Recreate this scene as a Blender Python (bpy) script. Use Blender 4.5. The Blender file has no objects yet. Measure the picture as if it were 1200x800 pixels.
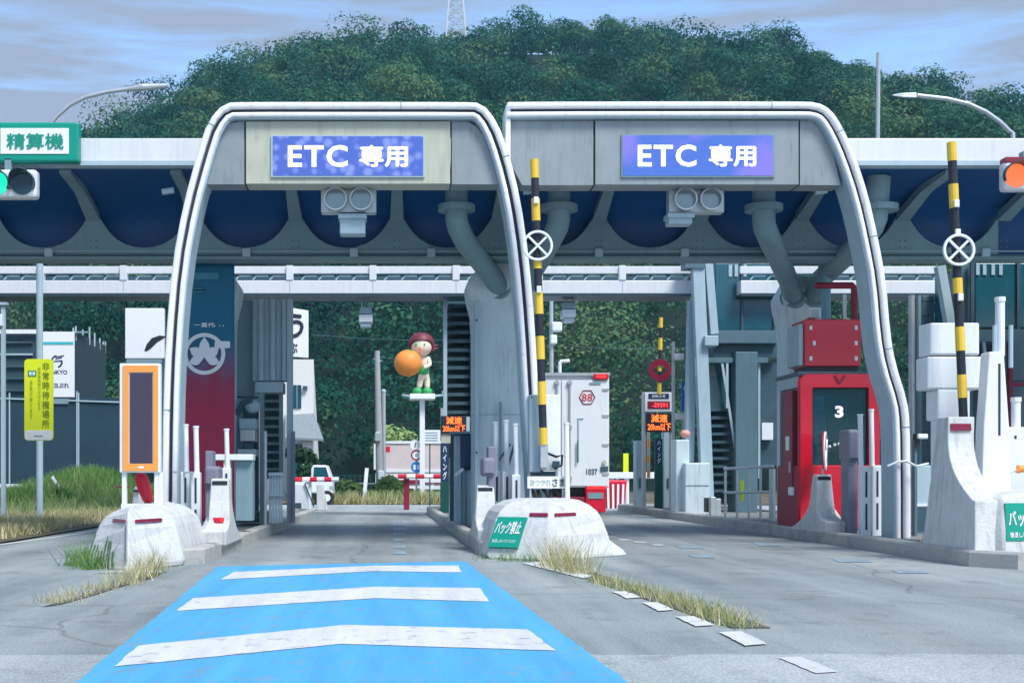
import bpy, bmesh, math, random
import numpy as np
from mathutils import Vector, Matrix
R = math.radians
HAZE = 0.00042
random.seed(7); rng = np.random.default_rng(7)
SC = bpy.context.scene
COL = SC.collection

# ------------------------------------------------------------------ camera
CAMZ, F, VX, VY = 1.1, 1500.0, 460.0, 557.0      # eye height, focal length and vanishing point measured on the 1200x800 photograph
cd = bpy.data.cameras.new('camera'); cam = bpy.data.objects.new('camera', cd); COL.objects.link(cam)
cam.location = (0, 0, CAMZ); cam.rotation_euler = (R(90), 0, 0)
cd.sensor_width = 36; cd.sensor_fit = 'HORIZONTAL'; cd.lens = F / 1200 * 36
cd.shift_x = (600 - VX) / 1200; cd.shift_y = (VY - 400) / 1200
cd.clip_start = 0.1; cd.clip_end = 5000
SC.camera = cam

# ------------------------------------------------------------------ sky, sun, exposure
SUN_EL, SUN_ROT = R(54), R(146)
w = bpy.data.worlds.new('World'); SC.world = w; w.use_nodes = True
nt = w.node_tree; nt.nodes.clear()
def nn(tree, t, **kw):
    n = tree.nodes.new(t)
    for k, v in kw.items(): setattr(n, k, v)
    return n
out = nn(nt, 'ShaderNodeOutputWorld'); bg = nn(nt, 'ShaderNodeBackground')
sky = nn(nt, 'ShaderNodeTexSky', sky_type='NISHITA', sun_disc=False, sun_elevation=SUN_EL, sun_rotation=SUN_ROT,
         altitude=100, air_density=1.0, dust_density=.8, ozone_density=4.5)
tc = nn(nt, 'ShaderNodeTexCoord'); mp = nn(nt, 'ShaderNodeMapping'); mp.inputs['Scale'].default_value = (2.4, 2.4, 19)
mp.inputs['Rotation'].default_value = (R(3), R(-5), 0)
ns = nn(nt, 'ShaderNodeTexNoise'); ns.inputs['Scale'].default_value = 2.1; ns.inputs['Detail'].default_value = 7; ns.inputs['Roughness'].default_value = .6
ns.inputs['Distortion'].default_value = .35
rp = nn(nt, 'ShaderNodeValToRGB'); rp.color_ramp.elements[0].position = .37; rp.color_ramp.elements[1].position = .58
rp.color_ramp.elements[0].color = (.08, .08, .08, 1); rp.color_ramp.elements[1].color = (.95, .95, .95, 1)
mx = nn(nt, 'ShaderNodeMix', data_type='RGBA'); mx.inputs['B'].default_value = (1.3, 1.5, 2.0, 1)
L = nt.links.new
L(tc.outputs['Generated'], mp.inputs['Vector']); L(mp.outputs['Vector'], ns.inputs['Vector']); L(ns.outputs['Fac'], rp.inputs['Fac'])
L(rp.outputs['Color'], mx.inputs['Factor']); L(sky.outputs['Color'], mx.inputs['A']); L(mx.outputs['Result'], bg.inputs['Color'])
bg.inputs['Strength'].default_value = 0.1; L(bg.outputs['Background'], out.inputs['Surface'])
sl = bpy.data.lights.new('sun', 'SUN'); sl.energy = 1.5; sl.angle = R(20); sl.color = (1, .985, .95)
so = bpy.data.objects.new('sun', sl); COL.objects.link(so); so.location = (0, 0, 60)
sd = Vector((math.sin(SUN_ROT) * math.cos(SUN_EL), math.cos(SUN_ROT) * math.cos(SUN_EL), math.sin(SUN_EL)))
so.rotation_euler = sd.to_track_quat('Z', 'Y').to_euler()
vs = SC.view_settings; vs.view_transform = 'Standard'; vs.look = 'None'; vs.gamma = 1; vs.exposure = 1.6
try: SC.cycles.max_bounces = 6; SC.cycles.transparent_max_bounces = 6
except Exception: pass

# ------------------------------------------------------------------ helpers
def X(px, Y): return (px - VX) * Y / F
def Z(py, Y): return CAMZ - (py - VY) * Y / F
def W(px, py, Y): return Vector((X(px, Y), Y, Z(py, Y)))

class MB:
    def __init__(s): s.v = []; s.f = []
    def add(s, vs, fs):
        b = len(s.v); s.v += [tuple(p) for p in vs]; s.f += [tuple(i + b for i in f) for f in fs]; return s
    def box(s, x0, x1, y0, y1, z0, z1):
        if x0 > x1: x0, x1 = x1, x0
        if z0 > z1: z0, z1 = z1, z0
        return s.add([(x0,y0,z0),(x1,y0,z0),(x1,y1,z0),(x0,y1,z0),(x0,y0,z1),(x1,y0,z1),(x1,y1,z1),(x0,y1,z1)],
                     [(0,3,2,1),(4,5,6,7),(0,1,5,4),(1,2,6,5),(2,3,7,6),(3,0,4,7)])
    def pbox(s, a, b, c, d, Y0, Y1): # a photo rectangle turned into a box of real size at distance Y0
        return s.box(X(a,Y0), X(b,Y0), Y0, Y1, Z(c,Y0), Z(d,Y0))
    def prism(s, poly, a0, a1, axis='Y'):
        n = len(poly)
        def P(p, a): return (p[0], a, p[1]) if axis == 'Y' else ((a, p[0], p[1]) if axis == 'X' else (p[0], p[1], a))
        vs = [P(p, a0) for p in poly] + [P(p, a1) for p in poly]
        return s.add(vs, [tuple(range(n)), tuple(reversed(range(n, 2*n)))] + [(i, (i+1) % n, n+(i+1) % n, n+i) for i in range(n)])
    def loft(s, rings, cap=True):
        n = len(rings[0]); vs = [p for r in rings for p in r]; fs = []
        for k in range(len(rings)-1):
            for i in range(n): fs.append((k*n+i, k*n+(i+1) % n, (k+1)*n+(i+1) % n, (k+1)*n+i))
        if cap: fs += [tuple(range(n)), tuple((len(rings)-1)*n+i for i in reversed(range(n)))]
        return s.add(vs, fs)
    def tube(s, pts, r, n=10):
        pts = [Vector(p) for p in pts]; rings = []; prev = None
        for i, p in enumerate(pts):
            d = (pts[min(i+1, len(pts)-1)] - pts[max(i-1, 0)]).normalized()
            if prev is None:
                u = d.cross(Vector((0,0,1)) if abs(d.z) < .9 else Vector((1,0,0))).normalized()
            else:
                u = (prev - d * prev.dot(d)).normalized()
            prev = u; v = d.cross(u); rr = r[i] if isinstance(r, (list, tuple)) else r
            rings.append([p + u*math.cos(t*2*math.pi/n)*rr + v*math.sin(t*2*math.pi/n)*rr for t in range(n)])
        return s.loft(rings)
    def bar(s, p0, p1, w, h): # rectangular bar
        p0, p1 = Vector(p0), Vector(p1); d = (p1-p0).normalized()
        u = d.cross(Vector((0,1,0)) if abs(d.y) < .9 else Vector((0,0,1))).normalized(); v = d.cross(u)
        return s.loft([[p + u*a*w/2 + v*b*h/2 for a, b in ((-1,-1),(1,-1),(1,1),(-1,1))] for p in (p0, p1)])
    def disc(s, c, r, y1, n=24, r2=None): # short cylinder along Y
        c = Vector(c); r2 = r if r2 is None else r2
        return s.loft([[c + Vector((math.cos(t*2*math.pi/n)*q, dy, math.sin(t*2*math.pi/n)*q)) for t in range(n)] for q, dy in ((r, 0), (r2, y1))])
    def ring(s, c, r0, r1, y1, n=28): # flat ring facing -Y
        c = Vector(c); vs = []; fs = []
        for t in range(n):
            a = t*2*math.pi/n
            for q, dy in ((r0,0),(r1,0),(r1,y1),(r0,y1)): vs.append(c + Vector((math.cos(a)*q, dy, math.sin(a)*q)))
        for t in range(n):
            for k in range(4): fs.append((t*4+k, t*4+(k+1) % 4, ((t+1) % n)*4+(k+1) % 4, ((t+1) % n)*4+k))
        return s.add(vs, fs)
    def ball(s, c, rx, ry=None, rz=None, n=14, m=9):
        c = Vector(c); ry = ry or rx; rz = rz or rx; rings = []
        for k in range(1, m):
            p = math.pi*k/m
            rings.append([c + Vector((math.sin(p)*math.cos(t*2*math.pi/n)*rx, math.sin(p)*math.sin(t*2*math.pi/n)*ry, -math.cos(p)*rz)) for t in range(n)])
        return s.loft(rings)
    def build(s, name, mat, parent=None, smooth=False, bevel=0, org=None, seg=2, sub=0):
        me = bpy.data.meshes.new(name)
        o0 = Vector(org) if org is not None else (Vector(parent['_o']) if parent is not None else Vector((0,0,0)))
        me.from_pydata([tuple(Vector(p) - o0) for p in s.v], [], s.f)
        bm = bmesh.new(); bm.from_mesh(me); bmesh.ops.recalc_face_normals(bm, faces=bm.faces); bm.to_mesh(me); bm.free()
        if mat is not None: me.materials.append(mat)
        o = bpy.data.objects.new(name, me); COL.objects.link(o); o['_o'] = tuple(o0)
        if parent is not None: o.parent = parent
        else: o.location = o0
        if smooth: 
            me.shade_smooth()
            try: me.set_sharp_from_angle(angle=R(40))
            except Exception: pass
        if bevel:
            b = o.modifiers.new('bevel', 'BEVEL'); b.width = bevel; b.segments = seg; b.limit_method = 'ANGLE'; b.angle_limit = R(35)
        if sub:
            m = o.modifiers.new('sub', 'SUBSURF'); m.levels = sub; m.render_levels = sub
        return o

def thing(name, label, cat, loc, group=None):
    o = bpy.data.objects.new(name, None); COL.objects.link(o); o.location = loc; o.empty_display_size = .2
    o['_o'] = tuple(loc); o['label'] = label; o['category'] = cat
    if group: o['group'] = group
    return o
def tag(o, label, cat, group=None, kind=None):
    o['label'] = label; o['category'] = cat
    if group: o['group'] = group
    if kind: o['kind'] = kind
    return o
def struct(o): o['kind'] = 'structure'; return o
def kids(o): return [c for c in bpy.data.objects if c.parent == o]
def dup(root, delta, label=None, group=None):
    def cp(o, p):
        c = o.copy(); COL.objects.link(c)
        if p is not None: c.parent = p
        for ch in kids(o): cp(ch, c)
        return c
    r = cp(root, None); r.location = root.location + Vector(delta)
    if label: r['label'] = label
    if group: r['group'] = group
    return r

# ------------------------------------------------------------------ materials
def mat(name, col, rough=.6, metal=0.0, var=.12, scale=3.0, dirt=0.0, dirtcol=(.12,.12,.1), bump=0.0, bscale=40, streak=False, spec=.4, coat=0):
    m = bpy.data.materials.new(name); m.use_nodes = True; t = m.node_tree; b = t.nodes['Principled BSDF']; l = t.links.new
    b.inputs['Roughness'].default_value = rough; b.inputs['Metallic'].default_value = metal
    b.inputs['Specular IOR Level'].default_value = spec; b.inputs['Coat Weight'].default_value = coat
    tc = nn(t, 'ShaderNodeTexCoord'); n = nn(t, 'ShaderNodeTexNoise'); n.inputs['Scale'].default_value = scale; n.inputs['Detail'].default_value = 6
    l(tc.outputs['Object'], n.inputs['Vector'])
    mix = nn(t, 'ShaderNodeMix', data_type='RGBA')
    mix.inputs['A'].default_value = (*[c*(1-var) for c in col], 1); mix.inputs['B'].default_value = (*[min(1, c*(1+var)) for c in col], 1)
    l(n.outputs['Fac'], mix.inputs['Factor']); res = mix.outputs['Result']
    if dirt:
        mp = nn(t, 'ShaderNodeMapping'); mp.inputs['Scale'].default_value = (9, 9, .9) if streak else (2.5, 2.5, 2.5)
        n2 = nn(t, 'ShaderNodeTexNoise'); n2.inputs['Scale'].default_value = 1.3; n2.inputs['Detail'].default_value = 8; n2.inputs['Roughness'].default_value = .65
        cr = nn(t, 'ShaderNodeValToRGB'); cr.color_ramp.elements[0].position = .5; cr.color_ramp.elements[1].position = .8
        ml = nn(t, 'ShaderNodeMath', operation='MULTIPLY'); ml.inputs[1].default_value = dirt
        m2 = nn(t, 'ShaderNodeMix', data_type='RGBA'); m2.inputs['B'].default_value = (*dirtcol, 1)
        l(tc.outputs['Object'], mp.inputs['Vector']); l(mp.outputs['Vector'], n2.inputs['Vector']); l(n2.outputs['Fac'], cr.inputs['Fac'])
        l(cr.outputs['Color'], ml.inputs[0]); l(ml.outputs[0], m2.inputs['Factor']); l(res, m2.inputs['A']); res = m2.outputs['Result']
    l(res, b.inputs['Base Color'])
    if bump:
        n3 = nn(t, 'ShaderNodeTexNoise'); n3.inputs['Scale'].default_value = bscale; n3.inputs['Detail'].default_value = 4
        bp = nn(t, 'ShaderNodeBump'); bp.inputs['Strength'].default_value = bump; bp.inputs['Distance'].default_value = .02
        l(tc.outputs['Object'], n3.inputs['Vector']); l(n3.outputs['Fac'], bp.inputs['Height']); l(bp.outputs['Normal'], b.inputs['Normal'])
    return m
def scuff(m, col, thr, amt, sc):
    """sideways tyre and bumper scuffs plus chips, mixed over the paint"""
    t = m.node_tree; b = t.nodes['Principled BSDF']; l = t.links.new; src = b.inputs['Base Color'].links[0].from_socket
    tc = nn(t, 'ShaderNodeTexCoord'); mp = nn(t, 'ShaderNodeMapping'); mp.inputs['Scale'].default_value = sc
    n = nn(t, 'ShaderNodeTexNoise'); n.inputs['Scale'].default_value = 2.2; n.inputs['Detail'].default_value = 9; n.inputs['Roughness'].default_value = .7
    cr = nn(t, 'ShaderNodeValToRGB'); cr.color_ramp.elements[0].position = thr; cr.color_ramp.elements[1].position = thr+.1; cr.color_ramp.elements[1].color = (amt,amt,amt,1)
    x = nn(t, 'ShaderNodeMix', data_type='RGBA'); x.inputs['B'].default_value = (*col, 1)
    l(tc.outputs['Object'], mp.inputs['Vector']); l(mp.outputs['Vector'], n.inputs['Vector']); l(n.outputs['Fac'], cr.inputs['Fac'])
    l(cr.outputs['Color'], x.inputs['Factor']); l(src, x.inputs['A']); l(x.outputs['Result'], b.inputs['Base Color'])
def emis(name, col, st, base=(.02,.02,.02)):
    m = bpy.data.materials.new(name); m.use_nodes = True; b = m.node_tree.nodes['Principled BSDF']
    b.inputs['Base Color'].default_value = (*base, 1); b.inputs['Emission Color'].default_value = (*col, 1); b.inputs['Emission Strength'].default_value = st
    return m
M = {}
M['white'] = mat('white_paint', (.76,.8,.83), .35, var=.05, dirt=.35, dirtcol=(.4,.4,.38), streak=True)
M['fascia'] = mat('fascia_paint', (.68,.71,.74), .4, var=.05, dirt=.45, dirtcol=(.45,.47,.46), streak=True)
M['tube'] = mat('bright_trim', (.82,.83,.85), .25, var=.04, dirt=.55, dirtcol=(.42,.46,.48), streak=True)
M['groove'] = mat('dark_groove', (.03,.04,.06), .6)
M['panel'] = mat('aluminium_panel', (.28,.32,.335), .4, metal=.2, var=.2, scale=2.2, dirt=.6, dirtcol=(.2,.24,.25), streak=True)
M['cream'] = mat('cream_panel', (.47,.485,.39), .45, var=.16, scale=2.5, dirt=.6, dirtcol=(.27,.3,.27), streak=True)
M['navy'] = mat('navy_soffit', (.006,.072,.235), .5, var=.2, scale=1.2, dirt=.2, dirtcol=(.01,.05,.16))
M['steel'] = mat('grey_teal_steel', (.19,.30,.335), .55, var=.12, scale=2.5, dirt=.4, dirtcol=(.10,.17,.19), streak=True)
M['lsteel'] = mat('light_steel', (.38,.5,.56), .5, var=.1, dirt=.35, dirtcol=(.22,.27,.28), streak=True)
M['msteel'] = mat('mid_grey_steel', (.09,.165,.2), .55, var=.15, dirt=.4, dirtcol=(.05,.09,.11), streak=True)  # even mid tone between the grey teal and the dark steel
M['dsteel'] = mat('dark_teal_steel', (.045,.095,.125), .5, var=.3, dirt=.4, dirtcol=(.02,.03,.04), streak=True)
M['colgrey'] = mat('column_paint', (.58,.69,.73), .55, var=.12, scale=1.5, dirt=.5, dirtcol=(.2,.25,.26), streak=True, bump=.1)
M['galv'] = mat('galvanised_steel', (.5,.54,.56), .4, metal=.5, var=.15, scale=6, dirt=.25, dirtcol=(.3,.3,.28), streak=True)
M['concrete'] = mat('white_concrete', (.57,.59,.59), .85, var=.14, scale=4, dirt=.8, dirtcol=(.24,.25,.23), streak=True, bump=.35, bscale=30)
scuff(M['concrete'], (.12,.125,.125), .64, .4, (.8,.8,7)); scuff(M['concrete'], (.33,.33,.3), .58, .45, (3,3,2))
M['kerb'] = mat('kerb_concrete', (.42,.42,.4), .85, var=.2, scale=3, dirt=.8, dirtcol=(.12,.13,.12), bump=.4, bscale=25)
M['slab'] = mat('island_slab', (.2,.21,.21), .9, var=.25, scale=3, dirt=.6, dirtcol=(.08,.09,.09), bump=.3)
M['orange'] = mat('orange_paint', (.85,.33,.07), .45, var=.06)
M['led'] = mat('dark_display', (.055,.045,.075), .3, var=.15, scale=8)
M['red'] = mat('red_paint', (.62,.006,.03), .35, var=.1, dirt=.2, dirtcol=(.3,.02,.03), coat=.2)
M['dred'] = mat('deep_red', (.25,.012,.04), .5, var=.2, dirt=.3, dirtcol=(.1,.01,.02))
M['refl'] = mat('red_reflector', (.2,.015,.04), .25, var=.2)
M['purple'] = mat('purple_grey_plastic', (.2,.2,.26), .5, var=.12, dirt=.2, dirtcol=(.12,.12,.15), streak=True)
M['yellow'] = mat('yellow_paint', (.78,.52,.05), .5, var=.12, dirt=.35, dirtcol=(.4,.3,.08), streak=True)
M['black'] = mat('black_paint', (.018,.022,.03), .5, var=.25)
M['sigyellow'] = mat('fluorescent_yellow', (.75,.85,.02), .45, var=.04)
M['ink'] = mat('dark_ink', (.06,.08,.05), .5, var=.1)
M['green'] = mat('sign_green', (.0,.28,.2), .4, var=.08)
M['dgreen'] = mat('dark_green_board', (.004,.07,.06), .5, var=.2)
M['dblue'] = mat('dark_blue_board', (.01,.04,.1), .5, var=.2)
M['signwhite'] = mat('sign_white', (.8,.82,.84), .4, var=.04, dirt=.15, dirtcol=(.5,.5,.5), streak=True)
M['blue'] = mat('sign_blue', (.02,.2,.6), .4, var=.05)
M['glass'] = mat('dark_glass', (.008,.075,.11), .12, var=.5, scale=2.5, spec=.35)
gm = bpy.data.materials.new('booth_glass'); gm.use_nodes = True; gt = gm.node_tree; gp = gt.nodes['Principled BSDF']
gp.inputs['Base Color'].default_value = (.02,.10,.13,1); gp.inputs['Roughness'].default_value = .06; gp.inputs['Specular IOR Level'].default_value = .6
gtr = nn(gt, 'ShaderNodeBsdfTransparent'); gtr.inputs['Color'].default_value = (.45,.78,.85,1); gmx = nn(gt, 'ShaderNodeMixShader'); gmx.inputs[0].default_value = .68
gt.links.new(gp.outputs[0], gmx.inputs[1]); gt.links.new(gtr.outputs[0], gmx.inputs[2]); gt.links.new(gmx.outputs[0], gt.nodes['Material Output'].inputs['Surface'])
M['boothglass'] = gm
M['teal'] = mat('teal_glazing', (.012,.095,.13), .2, var=.35, scale=2.5, spec=.7, dirt=.35, dirtcol=(.04,.15,.18), streak=True)
M['rubber'] = mat('rubber', (.02,.02,.022), .8)
M['chrome'] = mat('lens_glass', (.25,.3,.3), .15, metal=.6, var=.1)
M['brown'] = mat('hair_brown', (.16,.03,.04), .5)
M['skin'] = mat('statue_skin', (.82,.68,.55), .5, var=.04)
M['fruit'] = mat('fruit_orange', (.85,.28,.05), .5, var=.08, bump=.2)
M['leafg'] = mat('statue_green', (.05,.42,.12), .5)
M['roofgrey'] = mat('roof_slate', (.22,.26,.28), .8, var=.25, scale=8)
M['wallwhite'] = mat('house_wall', (.75,.75,.73), .8, var=.05, dirt=.25, dirtcol=(.5,.5,.48), streak=True)
M['net'] = mat('netting_sheet', (.028,.062,.08), .8, var=.35, scale=1.5, dirt=.4, dirtcol=(.06,.1,.13), streak=True, bump=.2, bscale=3)
M['dnet'] = mat('dark_netting', (.015,.045,.07), .85, var=.4, scale=.8, dirt=.3, dirtcol=(.03,.07,.1), streak=True)
M['stone'] = mat('stone_wall', (.2,.2,.18), .9, var=.4, scale=6, bump=.6, bscale=8)
M['wood'] = mat('pole_concrete', (.35,.36,.36), .8, var=.12)
M['bark'] = mat('bark', (.09,.07,.05), .9, var=.3)
M['pinkboard'] = mat('faded_billboard', (.62,.53,.52), .6, var=.15, scale=1.2, dirt=.5, dirtcol=(.7,.7,.7))
M['led_or'] = emis('lit_orange_led', (1, .13, .015), 1.1)
M['led_red'] = emis('lit_red_led', (1, .03, .03), .6, (.1,.0,.0))
M['sig_green'] = emis('lit_green_lens', (.0, .75, .42), .5)
M['sig_red'] = emis('lit_red_lens', (1, .12, .03), .6)
M['sigwhite_lit'] = emis('lit_sign_letters', (.95, .95, 1), .2, (.8,.8,.8))

def disp_mat(name, a, b, scale, st):
    m = bpy.data.materials.new(name); m.use_nodes = True; t = m.node_tree; p = t.nodes['Principled BSDF']; l = t.links.new
    tc = nn(t, 'ShaderNodeTexCoord'); v = nn(t, 'ShaderNodeTexVoronoi'); v.inputs['Scale'].default_value = scale
    n = nn(t, 'ShaderNodeTexNoise'); n.inputs['Scale'].default_value = 2.5
    cr = nn(t, 'ShaderNodeValToRGB'); cr.color_ramp.elements[0].color = (*a, 1); cr.color_ramp.elements[1].color = (*b, 1)
    cr.color_ramp.elements[0].position = .32; cr.color_ramp.elements[1].position = .52
    mm = nn(t, 'ShaderNodeMix', data_type='FLOAT'); mm.inputs[0].default_value = .4
    l(tc.outputs['Object'], v.inputs['Vector']); l(tc.outputs['Object'], n.inputs['Vector']); l(v.outputs['Distance'], mm.inputs[2]); l(n.outputs['Fac'], mm.inputs[3])
    l(mm.outputs[0], cr.inputs['Fac']); l(cr.outputs['Color'], p.inputs['Base Color']); l(cr.outputs['Color'], p.inputs['Emission Color'])
    p.inputs['Emission Strength'].default_value = st; p.inputs['Roughness'].default_value = .35
    return m
M['disp1'] = disp_mat('lit_blue_display', (.20,.26,.66), (.065,.12,.45), 7, .06)
M['disp2'] = disp_mat('lit_violet_display', (.2,.17,.6), (.06,.14,.5), 1.2, .06)

def ground_mat(name, base, light, dark):
    m = bpy.data.materials.new(name); m.use_nodes = True; t = m.node_tree; p = t.nodes['Principled BSDF']; l = t.links.new
    g = nn(t, 'ShaderNodeNewGeometry'); mp = nn(t, 'ShaderNodeMapping'); mp.inputs['Scale'].default_value = (1.5, .10, 1)
    n1 = nn(t, 'ShaderNodeTexNoise'); n1.inputs['Scale'].default_value = 1; n1.inputs['Detail'].default_value = 7; n1.inputs['Roughness'].default_value = .6
    n2 = nn(t, 'ShaderNodeTexNoise'); n2.inputs['Scale'].default_value = 45; n2.inputs['Detail'].default_value = 4; n2.inputs['Roughness'].default_value = .8
    n4 = nn(t, 'ShaderNodeTexNoise'); n4.inputs['Scale'].default_value = .45; n4.inputs['Detail'].default_value = 6
    l(g.outputs['Position'], mp.inputs['Vector']); l(mp.outputs['Vector'], n1.inputs['Vector']); l(g.outputs['Position'], n2.inputs['Vector']); l(g.outputs['Position'], n4.inputs['Vector'])
    cr = nn(t, 'ShaderNodeValToRGB'); e = cr.color_ramp.elements
    e[0].position = .36; e[0].color = (*dark, 1); e[1].position = .64; e[1].color = (*light, 1); k = e.new(.5); k.color = (*base, 1)
    av = nn(t, 'ShaderNodeMix', data_type='FLOAT'); av.inputs[0].default_value = .35
    l(n1.outputs['Fac'], av.inputs[2]); l(n4.outputs['Fac'], av.inputs[3]); l(av.outputs[0], cr.inputs['Fac'])
    mx = nn(t, 'ShaderNodeMix', data_type='RGBA', blend_type='OVERLAY'); mx.inputs['Factor'].default_value = .4
    c2 = nn(t, 'ShaderNodeValToRGB'); c2.color_ramp.elements[0].position = .3; c2.color_ramp.elements[1].position = .7
    l(n2.outputs['Fac'], c2.inputs['Fac']); l(cr.outputs['Color'], mx.inputs['A']); l(c2.outputs['Color'], mx.inputs['B'])
    # thin wandering cracks and darker oily blotches
    vo = nn(t, 'ShaderNodeTexVoronoi', feature='DISTANCE_TO_EDGE'); vo.inputs['Scale'].default_value = .22
    wn_ = nn(t, 'ShaderNodeTexNoise'); wn_.inputs['Scale'].default_value = .9; wn_.inputs['Detail'].default_value = 8
    ma = nn(t, 'ShaderNodeMix', data_type='VECTOR'); ma.inputs[0].default_value = .35
    l(g.outputs['Position'], wn_.inputs['Vector']); l(g.outputs['Position'], ma.inputs[4]); l(wn_.outputs['Color'], ma.inputs[5]); l(ma.outputs[1], vo.inputs['Vector'])
    ck = nn(t, 'ShaderNodeValToRGB'); ck.color_ramp.elements[0].position = .0012; ck.color_ramp.elements[1].position = .0035
    ck.color_ramp.elements[0].color = (.5,.5,.5,1); l(vo.outputs['Distance'], ck.inputs['Fac'])
    m3 = nn(t, 'ShaderNodeMix', data_type='RGBA', blend_type='MULTIPLY'); m3.inputs['Factor'].default_value = .8
    l(mx.outputs['Result'], m3.inputs['A']); l(ck.outputs['Color'], m3.inputs['B'])
    n5 = nn(t, 'ShaderNodeTexNoise'); n5.inputs['Scale'].default_value = 1.7; n5.inputs['Detail'].default_value = 10; n5.inputs['Roughness'].default_value = .7
    l(g.outputs['Position'], n5.inputs['Vector']); c5 = nn(t, 'ShaderNodeValToRGB'); c5.color_ramp.elements[0].position = .30; c5.color_ramp.elements[1].position = .46; c5.color_ramp.elements[0].color = (.55,.55,.56,1)
    l(n5.outputs['Fac'], c5.inputs['Fac'])
    m4 = nn(t, 'ShaderNodeMix', data_type='RGBA', blend_type='MULTIPLY'); m4.inputs['Factor'].default_value = .8
    l(m3.outputs['Result'], m4.inputs['A']); l(c5.outputs['Color'], m4.inputs['B'])
    n6 = nn(t, 'ShaderNodeTexNoise'); n6.inputs['Scale'].default_value = 130; n6.inputs['Detail'].default_value = 3
    l(g.outputs['Position'], n6.inputs['Vector']); c6 = nn(t, 'ShaderNodeValToRGB'); c6.color_ramp.elements[0].position = .38; c6.color_ramp.elements[1].position = .66; c6.color_ramp.elements[0].color = (.62,.62,.62,1); c6.color_ramp.elements[1].color = (1.3,1.3,1.3,1)
    l(n6.outputs['Fac'], c6.inputs['Fac'])
    m5 = nn(t, 'ShaderNodeMix', data_type='RGBA', blend_type='MULTIPLY'); m5.inputs['Factor'].default_value = .6
    l(m4.outputs['Result'], m5.inputs['A']); l(c6.outputs['Color'], m5.inputs['B'])
    sx = nn(t, 'ShaderNodeSeparateXYZ'); l(g.outputs['Position'], sx.inputs[0])
    wob = nn(t, 'ShaderNodeMath', operation='MULTIPLY_ADD'); wob.inputs[1].default_value = .5; l(n4.outputs['Fac'], wob.inputs[0]); l(sx.outputs['X'], wob.inputs[2])
    mr = nn(t, 'ShaderNodeMapRange'); mr.inputs['From Min'].default_value = -6.75; mr.inputs['From Max'].default_value = 9.25; l(wob.outputs[0], mr.inputs['Value'])
    tk = nn(t, 'ShaderNodeValToRGB'); e = tk.color_ramp.elements; e[0].position = 0; e[1].position = 1; e[0].color = e[1].color = (.95,.95,.95,1)
    for xx, v_ in ((-5.2,1),(-4.6,.74),(-4.0,1),(-2.0,1),(-1.4,.7),(-.9,.98),(-.2,.98),(.35,.7),(.95,1),(3.6,1),(4.15,.68),(4.7,.98),(5.4,.98),(6.0,.68),(6.6,1.0)):
        k = e.new((xx+6.5)/16); k.color = (v_, v_, v_, 1)
    l(mr.outputs[0], tk.inputs['Fac'])
    m6 = nn(t, 'ShaderNodeMix', data_type='RGBA', blend_type='MULTIPLY'); l(n1.outputs['Fac'], m6.inputs['Factor']); l(m5.outputs['Result'], m6.inputs['A']); l(tk.outputs['Color'], m6.inputs['B'])
    l(m6.outputs['Result'], p.inputs['Base Color']); p.inputs['Roughness'].default_value = .85
    bp = nn(t, 'ShaderNodeBump'); bp.inputs['Strength'].default_value = .5; bp.inputs['Distance'].default_value = .012
    l(n2.outputs['Fac'], bp.inputs['Height']); l(bp.outputs['Normal'], p.inputs['Normal'])
    return m
scuff(M['tube'], (.4,.43,.45), .58, .5, (2,2,7)); scuff(M['panel'], (.14,.17,.18), .56, .5, (5,5,.7)); scuff(M['cream'], (.22,.25,.22), .57, .5, (5,5,.8)); scuff(M['colgrey'], (.2,.24,.25), .58, .6, (6,6,.6)); scuff(M['red'], (.25,.05,.06), .62, .5, (3,3,1.2)); scuff(M['navy'], (.02,.06,.14), .55, .6, (1,4,4))
M['asphalt'] = ground_mat('asphalt', (.26,.30,.305), (.34,.38,.38), (.165,.20,.21))
M['palepave'] = ground_mat('sunlit_and_junction_paving', (.365,.405,.41), (.44,.475,.475), (.30,.34,.345))  # lighter copy of asphalt: sunlit foreground painted in, also the junction road
M['soil'] = ground_mat('verge_soil', (.13,.11,.07), (.25,.2,.12), (.06,.06,.04))
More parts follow.
